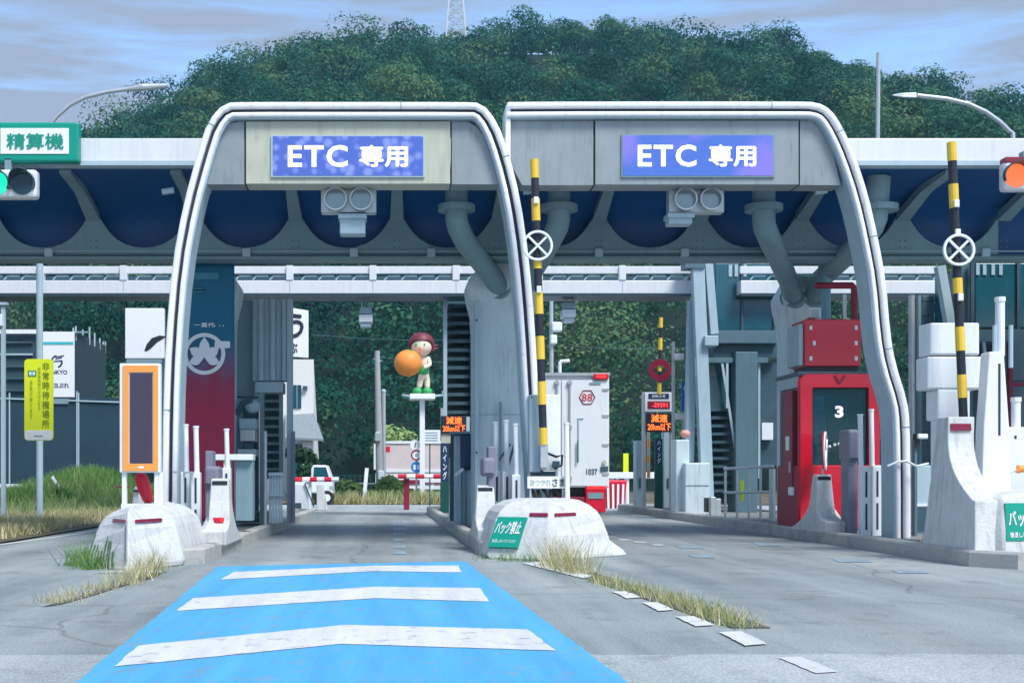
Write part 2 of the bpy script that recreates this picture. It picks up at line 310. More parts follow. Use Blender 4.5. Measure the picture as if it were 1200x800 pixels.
def worn_mat(name, col, under, thr=.72, rough=.7, tint=None):
    m = bpy.data.materials.new(name); m.use_nodes = True; t = m.node_tree; p = t.nodes['Principled BSDF']; l = t.links.new
    g = nn(t, 'ShaderNodeNewGeometry'); n = nn(t, 'ShaderNodeTexNoise'); n.inputs['Scale'].default_value = 5; n.inputs['Detail'].default_value = 9; n.inputs['Roughness'].default_value = .75
    cr = nn(t, 'ShaderNodeValToRGB'); cr.color_ramp.elements[0].position = thr-.1; cr.color_ramp.elements[1].position = thr
    mp = nn(t, 'ShaderNodeMapping'); mp.inputs['Scale'].default_value = (1.5, .3, 1)
    n3 = nn(t, 'ShaderNodeTexNoise'); n3.inputs['Scale'].default_value = .9; n3.inputs['Detail'].default_value = 5
    b = nn(t, 'ShaderNodeMix', data_type='RGBA'); tint = tint or [c*.85 for c in col]; b.inputs['A'].default_value = (*col, 1); b.inputs['B'].default_value = (*tint, 1)
    x = nn(t, 'ShaderNodeMix', data_type='RGBA'); x.inputs['B'].default_value = (*under, 1)
    l(g.outputs['Position'], n.inputs['Vector']); l(g.outputs['Position'], mp.inputs['Vector']); l(mp.outputs['Vector'], n3.inputs['Vector'])
    l(n.outputs['Fac'], cr.inputs['Fac']); l(n3.outputs['Fac'], b.inputs['Factor']); l(b.outputs['Result'], x.inputs['A']); l(cr.outputs['Color'], x.inputs['Factor'])
    st = nn(t, 'ShaderNodeMapping'); st.inputs['Scale'].default_value = (3.2, .22, 1)
    n7 = nn(t, 'ShaderNodeTexNoise'); n7.inputs['Scale'].default_value = 1.4; n7.inputs['Detail'].default_value = 8; n7.inputs['Roughness'].default_value = .65
    l(g.outputs['Position'], st.inputs['Vector']); l(st.outputs['Vector'], n7.inputs['Vector']); c7 = nn(t, 'ShaderNodeValToRGB'); c7.color_ramp.elements[0].position = .3; c7.color_ramp.elements[1].position = .62; c7.color_ramp.elements[0].color = (.7,.72,.74,1)
    l(n7.outputs['Fac'], c7.inputs['Fac'])
    n8 = nn(t, 'ShaderNodeTexNoise'); n8.inputs['Scale'].default_value = 90; n8.inputs['Detail'].default_value = 4; l(g.outputs['Position'], n8.inputs['Vector'])
    c8 = nn(t, 'ShaderNodeValToRGB'); c8.color_ramp.elements[0].position = .32; c8.color_ramp.elements[1].position = .55; c8.color_ramp.elements[0].color = (.72,.74,.76,1); l(n8.outputs['Fac'], c8.inputs['Fac'])
    y1 = nn(t, 'ShaderNodeMix', data_type='RGBA', blend_type='MULTIPLY'); y1.inputs['Factor'].default_value = .75; l(x.outputs['Result'], y1.inputs['A']); l(c7.outputs['Color'], y1.inputs['B'])
    y2 = nn(t, 'ShaderNodeMix', data_type='RGBA', blend_type='MULTIPLY'); y2.inputs['Factor'].default_value = .7; l(y1.outputs['Result'], y2.inputs['A']); l(c8.outputs['Color'], y2.inputs['B'])
    bp = nn(t, 'ShaderNodeBump'); bp.inputs['Strength'].default_value = .3; bp.inputs['Distance'].default_value = .008; l(n8.outputs['Fac'], bp.inputs['Height']); l(bp.outputs['Normal'], p.inputs['Normal'])
    l(y2.outputs['Result'], p.inputs['Base Color']); p.inputs['Roughness'].default_value = rough
    return m
M['roadblue'] = worn_mat('blue_road_paint', (.045,.33,.66), (.2,.33,.42), .64, tint=(.11,.46,.72))
M['roadwhite'] = worn_mat('white_road_paint', (.72,.73,.73), (.36,.37,.37), .655)
M['fadedblue'] = worn_mat('faded_blue_paint', (.27,.42,.54), (.27,.31,.315), .55)
M['oldwhite'] = worn_mat('old_white_paint', (.56,.58,.58), (.27,.31,.315), .58)

# ------------------------------------------------------------------ lettering
def text(s, parent, m, o, w=None, h=None, u=(1,0,0), v=(0,0,1), bold=.012, name='lettering', vertical=False):
    """flat letters centred on o, u to the right, v up, squeezed to w x h metres"""
    u, v = Vector(u).normalized(), Vector(v).normalized(); o = Vector(o)
    items = list(s) if vertical else [s]; vs = []; fs = []
    cjk = any(ord(q) > 0x2fff for q in s); d_ = (.03 if bold > .0055 else .02) if cjk else 0
    shifts = [(0,0),(d_,0),(-d_,0),(0,d_),(0,-d_)] if d_ and bold > .003 else [(0,0)]
    for k, ch in enumerate(items):
        if ch == ' ': continue
        c = bpy.data.curves.new('t', 'FONT'); c.body = ch; c.align_x = 'CENTER'; c.offset = 0 if cjk else bold; c.resolution_u = 3; c.space_character = 1.14 if s == 'ETC' else 1.0
        t = bpy.data.objects.new('t', c); COL.objects.link(t)
        me = bpy.data.meshes.new_from_object(t.evaluated_get(bpy.context.evaluated_depsgraph_get()))
        for q, (dx, dy) in enumerate(shifts):   # bolder strokes: shifted copies, each half a millimetre proud of the last
            b = len(vs); vs += [(p.co.x + dx, p.co.y + dy - k*1.08, q*.0006) for p in me.vertices]; fs += [tuple(i+b for i in f.vertices) for f in me.polygons]
        bpy.data.objects.remove(t); bpy.data.curves.remove(c); bpy.data.meshes.remove(me)
    xs = [p[0] for p in vs]; ys = [p[1] for p in vs]
    cx, cy = (min(xs)+max(xs))/2, (min(ys)+max(ys))/2; sx = w/(max(xs)-min(xs)) if w else None; sy = h/(max(ys)-min(ys)) if h else sx
    sx = sx or sy
    mb = MB(); nz_ = u.cross(v); mb.v = [tuple(o + u*(p[0]-cx)*sx + v*(p[1]-cy)*sy + nz_*p[2]) for p in vs]; mb.f = fs
    ob = mb.build(name, m, parent)
    # letters face away from u x v reversed
    nrm = u.cross(v)
    bm = bmesh.new(); bm.from_mesh(ob.data)
    for f in bm.faces:
        f.normal_update()
        if f.normal.dot(nrm) < 0: f.normal_flip()
    bm.to_mesh(ob.data); bm.free()
    return ob

# ================================================================== THE SETTING
# ground sheet to the horizon, road on top of it
def sheet(name, poly, z, m): return struct(MB().add([(x, y, z) for x, y in poly], [tuple(range(len(poly)))]).build(name, m))
sheet('ground', [(-1500,-200),(1500,-200),(1500,3000),(-1500,3000)], -.02, M['soil'])
sheet('road', [(-60,-20),(60,-20),(60,46),(20,47),(-6,49),(-14,52),(-60,52)], 0, M['asphalt'])
sheet('painted_sunlit_ground', [(-30,-15),(30,-15),(30,8.1)] + [(10-.25*k, 7.93-.002*k+random.uniform(-.025,.025)) for k in range(81)] + [(-30,7.7)], .004, M['palepave'])  # pale sheet paints in the sunlit ground in front of the shadow edge

def ragged(poly, step=.1, amp=.009):
    o = []
    for (xa, ya), (xb, yb2) in zip(poly, poly[1:]+poly[:1]):
        n = max(1, int(math.hypot(xb-xa, yb2-ya)/step))
        for k in range(n): o.append((xa+(xb-xa)*k/n + random.uniform(-amp, amp), ya+(yb2-ya)*k/n + random.uniform(-amp, amp)))
    return o
# blue carpet with chevron bars
def GP(px, py): Y = CAMZ*F/(py-VY); return (X(px, Y), Y)
yb = 5.9
bl = [(-1.62,6.0),(-2.25,15.6),(0.86,16.2),(1.2,15.3),(1.16,6.0),(1.16,5),(-1.55,5)]
sheet('blue_lane_paint', ragged([GP(255,664), GP(545,658), GP(735,800), (1.16,4.2), (-1.63,4.2), GP(90,800)]), .009, M['roadblue'])
def chevron(l0, l1, c0, c1, r0, r1): # left pair, apex pair, right pair, in photo pixels (upper, lower)
    return [GP(*l1), GP(*c1), GP(*r1), GP(*r0), GP(*c0), GP(*l0)]
for a in [((275,671),(258,680),(440,663.5),(440,670),(537,663.5),(541,671.5)),
          ((226,702),(206,717),(440,688.5),(440,702),(563,690),(573,706)),
          ((162,758),(134,783),(405,733.5),(400,756),(619,739),(651,764))]:
    sheet('chevron_bar', ragged(chevron(*a), .08, .007), .013, M['roadwhite'])
# dashes along the island line
for q in [((912,771.7),(938,770.4),(983,788.5),(955,790)),((842.5,741.7),(868.7,740.3),(900,755.4),(873,757.5)),((791.7,723.3),(812.5,722.3),(837,733.2),(814.6,734.8)),((752,706.8),(769,706),(790.5,715.3),(772,716.7)),((717.5,693.8),(733,693),(751,700.5),(735,701.8)),((612,660.5),(648,657.2),(694,675.5),(683,678))]:
    sheet('lane_dash', ragged([GP(*c) for c in q], .06, .008), .010, M['roadwhite'])
for k, (x0, y0) in enumerate([(705,628),(722,631),(740,634),(700,622),(760,637),(690,632)]):
    sheet('faded_dash', [GP(x0,y0), GP(x0+14,y0+.2), GP(x0+20,y0+2.6), GP(x0+6,y0+2.4)], .006, M['oldwhite'])
for k, (x0, y0, wd) in enumerate([(790,639,26),(882,636,26),(975,655,38),(1045,668,34),(806,650,22)]):
    sheet('faded_mark', [GP(x0,y0), GP(x0+wd,y0), GP(x0+wd+10,y0+3.6), GP(x0+8,y0+3.6)], .006, M['fadedblue'])
for y0 in (613, 618, 624, 631, 639, 646):
    sheet('faded_mark', [GP(461,y0), GP(475,y0), GP(475.5,y0+3.4), GP(460.5,y0+3.4)], .006, M['fadedblue'])
M['grit'] = ground_mat('grit_and_soil', (.11,.11,.09), (.18,.17,.13), (.05,.055,.045))
gl = [GP(a_, b_) for a_, b_ in ((648,663),(672,670),(700,681),(730,690),(765,701),(800,712),(835,725),(866,736))]
sheet('soil_strip', [(x-.05-random.uniform(0,.06), y) for x, y in gl] + [(x+.14+random.uniform(0,.12), y) for x, y in reversed(gl)], .0075, M['grit'])
gl = [GP(a_, b_) for a_, b_ in ((60,710),(95,699),(125,690),(160,680),(185,671))]
sheet('soil_strip', [(x-.02-random.uniform(0,.06), y-.12) for x, y in gl] + [(x+.04+random.uniform(0,.1), y+.15) for x, y in reversed(gl)], .0075, M['grit'])
# white edge line at left, curving away
el = [(-9.5,9),(-7.6,14),(-6.45,18.5),(-6.0,22.5),(-5.85,27),(-6.0,34),(-6.6,42)]
sheet('edge_line', [(x-.07,y) for x,y in el] + [(x+.07,y) for x,y in reversed(el)], .007, M['roadwhite'])
sheet('worn_white_mark', [(-3.35,14.35),(-2.6,14.5),(-2.75,15.0),(-3.1,14.98)], .007, M['oldwhite'])

# islands with kerbs
def island(xl0, xl1, xr0, xr1, y0, y1, h=.2, kw=.16):
    o = [(xl0,y0+.5),(xl0+.35,y0),(xr0-.35,y0),(xr0,y0+.5),(xr1,y1-.5),(xr1-.3,y1),(xl1+.3,y1),(xl1,y1-.5)]
    cx = lambda y: ((xl0+xr0)/2 + ((xl1+xr1)-(xl0+xr0))/2*(y-y0)/(y1-y0))
    i = [(x + (kw if x < cx(y) else -kw), min(max(y, y0+kw), y1-kw)) for x, y in o]
    n = len(o); mb = MB()
    vs = [(x,y,0) for x,y in o] + [(x,y,h-.03) for x,y in o] + [(x+(.025 if x < cx(y) else -.025),y,h) for x,y in o] + [(x,y,h) for x,y in i] + [(x,y,h-.06) for x,y in i]
    fs = [(k*n+j, k*n+(j+1) % n, (k+1)*n+(j+1) % n, (k+1)*n+j) for k in range(4) for j in range(n)]
    struct(mb.add(vs, fs).build('kerb', M['kerb']))
    sheet('island_surface', i, h-.05, M['slab'])
island(-3.72,-3.5,-2.36,-2.1,15.6,35)
island(1.2,1.0,3.0,2.9,17.2,38)
island(6.98,7.12,10.2,9.9,15.0,41)

# left verge
vg = [(-6.35,12),(-6.3,20),(-6.25,27),(-6.4,34),(-7.0,44),(-9,52),(-60,52),(-60,8),(-12,6)]
MBv = MB()
sheet('verge', vg, .03, M['soil'])
def bump(x, y): return 1.1*math.exp(-((x+9.6)/2.1)**2 - ((y-41)/4.5)**2) + .22*math.exp(-((x+13.5)/3)**2 - ((y-40)/5)**2)
g = MB(); nx, ny = 30, 26
for j in range(ny):
    for i in range(nx):
        x = -20 + 13.2*i/(nx-1); y = 27 + 24*j/(ny-1); g.v.append((x, y, .032 + max(0, bump(x,y) - .015)))
for j in range(ny-1):
    for i in range(nx-1): a = j*nx+i; g.f.append((a, a+1, a+nx+1, a+nx))
struct(g.build('bank', M['soil'], smooth=True))
# far verge beyond the toll plaza road
sheet('verge', [(-12,49.5),(-5,49.3),(20,47.3),(60,46.3),(60,90),(-60,90),(-60,53)], .02, M['soil'])
# light junction road behind the lanes
sheet('cross_road', [(-40,40.5),(12,37.8),(60,36),(60,45.5),(20,46.8),(-6,48.8),(-40,51)], .003, M['palepave'])

# hill
RID = [(-700,330),(-300,240),(0,190),(75,166),(130,146),(180,128),(235,98),(275,80),(340,60),(366,42),(395,33),(470,30),(530,32),(600,27),(690,25),(760,32),(840,34),(890,42),(950,64),(1005,90),(1050,112),(1090,118),(1150,138),(1200,165),(1300,205),(1500,230),(1900,330)]
YR = 240.0
def ridge(x):
    px = x*F/YR + VX
    return CAMZ + (VY - np.interp(px, [r[0] for r in RID], [r[1] for r in RID]))*YR/F - 6.0
def hz(x, y):
    t = np.clip((y-88)/(YR-88), 0, 1.6)
    f = np.where(t < 1, t**.82, np.maximum(0, 1-(t-1)*1.5))
    H = ridge(x)
    return H*f + (1.6*np.sin(x*.11+y*.05)+1.3*np.sin(y*.16-x*.07+1))*np.clip(t*4,0,1)*np.clip((1.35-t)*3,0,1)*np.clip((1.02-t)*8,.15,1)
g = MB(); nx, ny = 90, 46
xs = np.linspace(-190, 250, nx); ys = np.linspace(88, 330, ny)
for y in ys:
    for x in xs: g.v.append((x, y, float(hz(np.array(x), np.array(y))) - .05))
for j in range(ny-1):
    for i in range(nx-1): a = j*nx+i; g.f.append((a, a+1, a+nx+1, a+nx))
M['hillsoil'] = mat('forest_floor', (.006,.02,.015), .95, var=.4, scale=.1)
struct(g.build('hill', M['hillsoil'], smooth=True))

# the air
hzm = bpy.data.materials.new('haze_air'); hzm.use_nodes = True; ht = hzm.node_tree; ht.nodes.clear()
ho = nn(ht, 'ShaderNodeOutputMaterial'); pv = nn(ht, 'ShaderNodeVolumePrincipled'); pv.inputs['Color'].default_value = (.35,.8,1.0,1); pv.inputs['Density'].default_value = HAZE; pv.inputs['Anisotropy'].default_value = .1
ht.links.new(pv.outputs[0], ho.inputs['Volume'])
hb_ = MB().box(-420, 420, -60, 420, -1.2, 112).build('haze', hzm); hb_['kind'] = 'stuff'; hb_['label'] = 'thin pale blue haze over the hill'; hb_['category'] = 'haze'; hb_.display_type = 'WIRE'

# foliage
def leaf_mat(name, cols, trans=.25, rough=.6):
    m = bpy.data.materials.new(name); m.use_nodes = True; t = m.node_tree; p = t.nodes['Principled BSDF']; l = t.links.new
    a = nn(t, 'ShaderNodeAttribute', attribute_name='tint'); cr = nn(t, 'ShaderNodeValToRGB'); e = cr.color_ramp.elements
    e[0].color = (*cols[0], 1); e[1].color = (*cols[-1], 1)
    for k, c in enumerate(cols[1:-1]): q = e.new((k+1)/(len(cols)-1)); q.color = (*c, 1)
    l(a.outputs['Fac'], cr.inputs['Fac']); l(cr.outputs['Color'], p.inputs['Base Color']); p.inputs['Roughness'].default_value = rough; p.inputs['Specular IOR Level'].default_value = .06
    tr = nn(t, 'ShaderNodeBsdfTranslucent'); mx = nn(t, 'ShaderNodeMixShader'); mx.inputs[0].default_value = trans
    l(cr.outputs['Color'], tr.inputs['Color']); l(p.outputs[0], mx.inputs[1]); l(tr.outputs[0], mx.inputs[2]); l(mx.outputs[0], t.nodes['Material Output'].inputs['Surface'])
    return m
M['forest'] = leaf_mat('forest_leaves', [(.004,.038,.031),(.010,.078,.056),(.028,.122,.072),(.065,.16,.078),(.14,.205,.09)])
M['bush'] = leaf_mat('bush_leaves', [(.02,.06,.03),(.05,.11,.04),(.1,.16,.05)])
M['grass'] = leaf_mat('green_grass', [(.07,.19,.05),(.17,.33,.09),(.33,.45,.17)], .35)
M['drygrass'] = leaf_mat('dry_grass', [(.28,.27,.11),(.55,.5,.27),(.72,.67,.43)], .3)

def quads_mesh(name, C, U, V, tint, m, tri=False):
    n = len(C); P = np.empty((n, 4, 3), np.float32)
    j = rng.uniform(.35, 1.25, (4, n, 1)) if not tri else np.ones((4, n, 1))
    P[:,0] = C-(U+V)*j[0]; P[:,1] = C+(U-V)*j[1]; P[:,2] = C+(U+V)*j[2]; P[:,3] = C-(U-V)*j[3]
    if tri: P[:,2] = C+V+U*.15; P[:,3] = C+V-U*.15
    me = bpy.data.meshes.new(name); me.vertices.add(4*n); me.vertices.foreach_set('co', P.ravel())
    me.loops.add(4*n); me.loops.foreach_set('vertex_index', np.arange(4*n, dtype=np.int32))
    me.polygons.add(n); me.polygons.foreach_set('loop_start', np.arange(0, 4*n, 4, dtype=np.int32)); me.polygons.foreach_set('loop_total', np.full(n, 4, np.int32))
    at = me.attributes.new('tint', 'FLOAT', 'FACE'); at.data.foreach_set('value', np.asarray(tint, np.float32))
    me.update(calc_edges=True); me.validate(); me.materials.append(m)
    return me
def unit(a): return a/np.maximum(np.linalg.norm(a, axis=-1, keepdims=True), 1e-6)
def crowns(px, py, pz, r, h, per, size, lobes=6):
    """leaf clumps on the lobes of many crowns"""
    n = len(px); Cs = []; Ns = []; T = []; S = []
    tt = rng.uniform(0, 1, n)
    for k in range(lobes):
        a = rng.uniform(0, 2*np.pi, n); d = rng.uniform(.25, .75, n)*r*(k > 0); lh = np.where(k == 0, .72, rng.uniform(.35, .8, n))*h
        lr = r*rng.uniform(.45, .72, n)
        cx, cy, cz = px+np.cos(a)*d, py+np.sin(a)*d, pz+lh
        q = per//lobes
        D = unit(rng.normal(size=(n, q, 3))); D[...,2] = np.where(D[...,2] < -.35, -D[...,2], D[...,2])
        rad = lr[:,None]*rng.uniform(.72, 1.02, (n, q))
        P = np.stack([cx,cy,cz], -1)[:,None,:] + D*rad[...,None]*np.array([1,1,.85])
        Cs.append(P.reshape(-1,3)); Ns.append(D.reshape(-1,3))
        T.append(np.clip(tt[:,None]*.8 + rng.normal(.1,.14,(n,1)) + rng.normal(0,.045,(n,q)), 0, 1).ravel())
        S.append((np.reshape(size*np.ones(n), (n,1))*rng.uniform(.5, 1.2, (n, q))).ravel())
    C = np.concatenate(Cs); N = unit(np.concatenate(Ns) + rng.normal(0,.27,(len(C),3)) + np.array([0,0,.12])); T = np.concatenate(T); S = np.concatenate(S)
    U = unit(np.cross(N, rng.normal(size=N.shape))); V = np.cross(N, U)
    return C, U*S[:,None], V*(S*.8)[:,None], T
# the wood on the hill: crowns run into one another
tx = []; ty = []
y = 82.0
while y < 262:
    sp = 5.0 + (y-80)*.013
    xs = np.arange(-150 - (y*.1), 175 + y*.1, sp)
    keep = (xs*F/y + VX > -330) & (xs*F/y + VX < 1480)
    xs = xs[keep]; tx.append(xs + rng.uniform(-1.9,1.9,len(xs))); ty.append(np.full(len(xs), y) + rng.uniform(-1.8,1.8,len(xs)))
    y += sp*.95
tx = np.concatenate(tx); ty = np.concatenate(ty); tz = np.where(ty < 88, 0, hz(tx, ty))
rr = rng.uniform(2.3, 4.9, len(tx)); hh = rr*rng.uniform(1.4, 1.95, len(tx))
big = rng.random(len(tx)) < .12; rr[big] *= 1.3; hh[big] *= 1.25
big = ty < 98; rr[big] *= 1.15; hh[big] *= 1.2
C, U, V, T = crowns(tx, ty, tz-.4, rr, hh, 980, .135 + (ty-80)*.0006, lobes=7)
fo = bpy.data.objects.new('hillside_wood', quads_mesh('hillside_wood', C, U, V, T, M['forest'])); COL.objects.link(fo)
tag(fo, 'dense dark green broadleaf wood covering the whole hill behind the toll gate', 'wood', kind='stuff')

def blades(name, pts, h, wd, lean, m, label, cat='grass'):
    n = len(pts); pts = np.array(pts, float); H = h*rng.uniform(.45, 1.15, n)
    a = rng.uniform(0, 2*np.pi, n); U = np.stack([np.cos(a), np.sin(a), np.zeros(n)], -1)*(wd*rng.uniform(.6,1.3,n))[:,None]
    V = np.stack([rng.normal(0, lean, n), rng.normal(0, lean, n), np.ones(n)], -1)*(H/2)[:,None]
    me = quads_mesh(name, pts + V, U, V, rng.uniform(0,1,n), m, tri=True)
    o = bpy.data.objects.new(name, me); COL.objects.link(o); return tag(o, label, cat, kind='stuff')
# green grass on the bank, dry strip in front
P = []
while len(P) < 15000:
    x = random.uniform(-19, -6.9); y = random.uniform(30, 49)
    if random.random() < min(1, bump(x,y)*1.5 + .04): P.append((x, y, .02 + max(0, bump(x,y)-.015)))
blades('bank_grass', P, .34, .013, .35, M['grass'], 'tall green grass growing over the bank at left')
P = [(random.uniform(-17,-6.6) if random.random() < .8 else random.uniform(-9,-6.5), random.uniform(21.5,37), .03) for _ in range(16000)]
P = [p for p in P if p[0] < -6.45 - .03*(p[1]-22)]
blades('dry_grass', P, .22, .012, .5, M['drygrass'], 'straw coloured dry grass along the left road edge')
P = []
for _ in range(5200):
    t = random.random(); x = random.uniform(-4, 5.5); P.append((x, 48.6 + random.uniform(0, 5) - .05*x, .02))
blades('verge_grass', [p for p in P if not (p[0] > 4.5)], .5, .02, .4, M['grass'], 'green and yellow grass strip beyond the junction at centre')
P = [(random.uniform(-3,3), 48.3 + random.uniform(0,.8), .02) for _ in range(1200)]
blades('dry_grass', P, .5, .02, .5, M['drygrass'], 'dry yellow grass at the foot of the utility poles')
# weeds along the dashed line and at the noses
def tuft(pts, n, h, m, label, sx=.12, sy=.3):
    P = []
    for _ in range(n):
        x, y, k = random.choice(pts); P.append((x + random.gauss(0, sx), y + random.gauss(0, sy), 0))
    return blades('dry_weeds', P, h, .0045, .5, m, label)
wl = [(*GP(a, b), 1) for a, b in ((705,683),(726,688),(748,694),(768,700),(788,706),(803,711),(820,717),(834,722),(848,727),(860,731))]
tuft(wl, 950, .12, M['drygrass'], 'pale dry weeds along the white dashes right of the blue paint', .09, .16)
tuft(wl, 500, .1, M['grass'], 'short green weeds among the dry tufts along the dashes', .08, .2)
tuft([(*GP(648,664),1),(*GP(662,668),1),(*GP(678,672),1)], 420, .4, M['drygrass'], 'tall dry weeds in front of the middle concrete nose', .1, .2)
tuft([(*GP(168,676),1),(*GP(178,668),1),(*GP(150,684),1)], 420, .25, M['drygrass'], 'dry weeds in front of the left concrete nose', .11, .16)
tuft([(*GP(70,705),1),(*GP(95,697),1),(*GP(120,690),1)], 300, .09, M['drygrass'], 'low dry weeds in the pavement crack left of blue paint', .12, .12)
tuft([(*GP(98,662),1),(*GP(108,666),1)], 420, .3, M['grass'], 'green weeds at the left foot of the left nose', .1, .14)
tuft([(*GP(585,655),1),(*GP(600,657),1),(*GP(620,657),1)], 200, .12, M['grass'], 'small green weeds at the foot of the middle nose', .2, .05)
P = [(7.55+random.gauss(0,.12), 17.6+random.gauss(0,.12), .17) for _ in range(220)]
blades('kerb_weeds', P, .16, .006, .5, M['drygrass'], 'dry weeds on the right island beside the tall nose')
#@@OBJECTS
# ================================================================== OBJECTS
def multi(name, items, parent=None, org=None, **kw):
    """one mesh from several shapes, each shape with its own material"""
    mb = MB(); cnt = []
    for b, m in items: mb.add(b.v, b.f); cnt.append((len(b.f), m))
    o = mb.build(name, items[0][1], parent, org=org, **kw); idx = []; ms = [items[0][1]]
    for n_, m in cnt:
        if m not in ms: ms.append(m); o.data.materials.append(m)
        idx += [ms.index(m)]*n_
    o.data.polygons.foreach_set('material_index', idx); return o
B = MB

# ---------------------------------------------------------------- toll canopy
YA = 20.2; YB = 22.5
can = thing('toll_canopy', 'long flat grey steel canopy with white fascia over all the toll lanes', 'canopy', (1.5, 23, .2))
XL, XR = -15.0, 18.0
B().box(XL, XR, YA, YA+.18, 6.05, 6.42).build('fascia', M['fascia'], can, bevel=.015)
B().box(XL, XR, YA-.03, YA+.2, 5.985, 6.045).build('fascia_lip', M['lsteel'], can)
B().box(XL, XR, YA+.18, 25.2, 6.2, 6.38).build('roof', M['lsteel'], can)
sf = B(); cv = [(YA+.2,6.0)] + [(20.6+2.1*math.sin(R(5.3*k)), 4.95+1.04*max(0,math.cos(R(5.3*k)))**.4) for k in range(18)]
sf.add([(x, y, z) for y, z in cv for x in (XL, XR)], [(2*k,2*k+1,2*k+3,2*k+2) for k in range(len(cv)-1)])
so2 = sf.build('soffit', M['navy'], can); so2.data.shade_smooth()
B().add([(XL,22.8,4.95),(XR,22.8,4.95),(XR,25.2,6.19),(XL,25.2,6.19)], [(0,1,2,3)]).build('rear_soffit', M['steel'], can)
# scalloped girder
per = 1.77; c0 = X(170, YB); zb = Z(304.5, YB)
poly = [(XL, zb)]; k0 = int((XL-c0)/per)
prof = []
for k in range(-7, 9):
    c = c0 + k*per
    for dx, z in [(-.885,5.66),(-.79,5.64),(-.71,5.5),(-.61,5.36),(-.49,5.24),(-.34,5.15),(-.18,5.10),(0,5.08),(.18,5.10),(.34,5.15),(.49,5.24),(.61,5.36),(.71,5.5),(.79,5.64)]:
        prof.append((c+dx, z))
prof = [p for p in prof if XL < p[0] < XR]
gd = MB(); vs = []; n = len(prof)
for x, z in prof: vs += [(x, YB-.1, zb), (x, YB-.1, z), (x, YB+.02, z), (x, YB+.02, zb)]
gd.add(vs, [tuple(i*4+a for a in (q, (q+1) % 4)) + tuple((i+1)*4+a for a in ((q+1) % 4, q)) for i in range(n-1) for q in range(4)])
gd.box(XL, XR, YB+.03, YB+.45, zb+.01, zb+.1)
gd.build('girder', M['steel'], can)
for k in range(-7, 9):
    x = c0 + (k+.5)*per
    if XL < x < XR:
        B().loft([[(x-.09,YA+.25,5.985),(x+.09,YA+.25,5.985),(x+.09,YA+.25,5.92),(x-.09,YA+.25,5.92)], [(x-.09,21.4,5.97),(x+.09,21.4,5.97),(x+.09,21.4,5.84),(x-.09,21.4,5.84)],
                  [(x-.10,YB-.1,5.72),(x+.10,YB-.1,5.72),(x+.12,YB-.1,5.55),(x-.12,YB-.1,5.55)]]).build('rib', M['steel'], can)
def column(px0, px1, Yc, ztop):
    x0, x1 = X(px0,Yc), X(px1,Yc); cx = (x0+x1)/2; hw = (x1-x0)/2
    r = lambda h, z, d=.45: [(cx-h,Yc,z),(cx+h,Yc,z),(cx+h,Yc+2*d,z),(cx-h,Yc+2*d,z)]
    c = B().loft([r(hw,.14), r(hw,3.6), r(hw+.02,4.0), r(hw+.1,4.32), r(hw+.13,4.55), r(hw*.7,4.95)]).build('column', M['colgrey'], can, bevel=.05)
    B().box(cx-hw-.005, cx+hw+.005, Yc-.008, Yc+.2, 2.19, 2.2).build('weld_seam', M['steel'], c)
    B().box(cx-.05, cx+.0, Yc-.03, Yc-.002, .2, 2.3).build('conduit', M['colgrey'], c)
    return cx
def brace(pts, r=.185):
    b = B().tube(pts, r, 16).build('brace', M['steel'], can, smooth=True)
    p = Vector(pts[0]); B().tube([p+Vector((0,0,-.56)), p+Vector((0,0,-.46))], r+.12, 16).build('flange', M['steel'], b)
    q = Vector(pts[-1]); d = (q-Vector(pts[-2])).normalized(); B().tube([q-d*.12, q+d*.02], r+.06, 16).build('flange', M['steel'], b)
cx2 = column(555, 625, 23.0, 4.4)
brace([(X(535,20.9),20.9,5.97), (X(535,20.9),20.9,5.28), (X(537,20.95),20.95,5.16), (X(545,21.3),21.3,5.0), (X(580,22.95),22.95,4.6), (X(586,23.2),23.2,4.42)])
brace([(X(655,20.9),20.9,5.97), (X(655,20.9),20.9,5.28), (X(653,20.95),20.95,5.16), (X(645,21.3),21.3,5.0), (X(618,22.95),22.95,4.6), (X(613,23.2),23.2,4.42)])
cx3 = column(926, 967, 24.6, 4.4)
brace([(X(895,20.9),20.9,5.97), (X(895,20.9),20.9,5.28), (X(896,20.95),20.95,5.16), (X(902,21.3),21.3,5.03), (X(924,24.3),24.3,4.8), (X(930,24.75),24.75,4.5)])
brace([(X(1030,20.9),20.9,5.97), (X(1026,20.9),20.9,5.28), (X(1022,20.95),20.95,5.16), (X(1012,21.3),21.3,5.03), (X(960,24.3),24.3,4.8), (X(953,24.75),24.75,4.5)])
cx1 = column(213, 271, 23.2, 4.4)
B().tube([(XL,YB-.13,zb+.06),(XR,YB-.13,zb+.06)], .018, 6).build('cable', M['dsteel'], can)
B().tube([(XL,YB-.13,zb+.13),(XR,YB-.13,zb+.13)], .012, 6).build('cable', M['lsteel'], can)
for px in (60, 290, 415, 505, 700, 800, 1000, 1150): B().box(X(px,YB)-.07, X(px,YB)+.07, YB-.2, YB-.102, zb+.03, zb+.17).build('junction_box', M['lsteel'], can, bevel=.01)
for k in range(-7, 9):
    x = c0 + (k+.5)*per
    if XL < x < XR:
        for z in (zb+.2, zb+.32):
            for dx in (-.05, .05): B().disc((x+dx, YB-.115, z), .014, .016, 6).build('bolt', M['msteel'], can)
for px in (197, 240, 590, 620, 962, 1000):   # small clips on the underside
    B().tube([W(px-7,225,20.5), W(px+7,223,20.5)], .05, 8).build('lamp_clip', M['lsteel'], can)

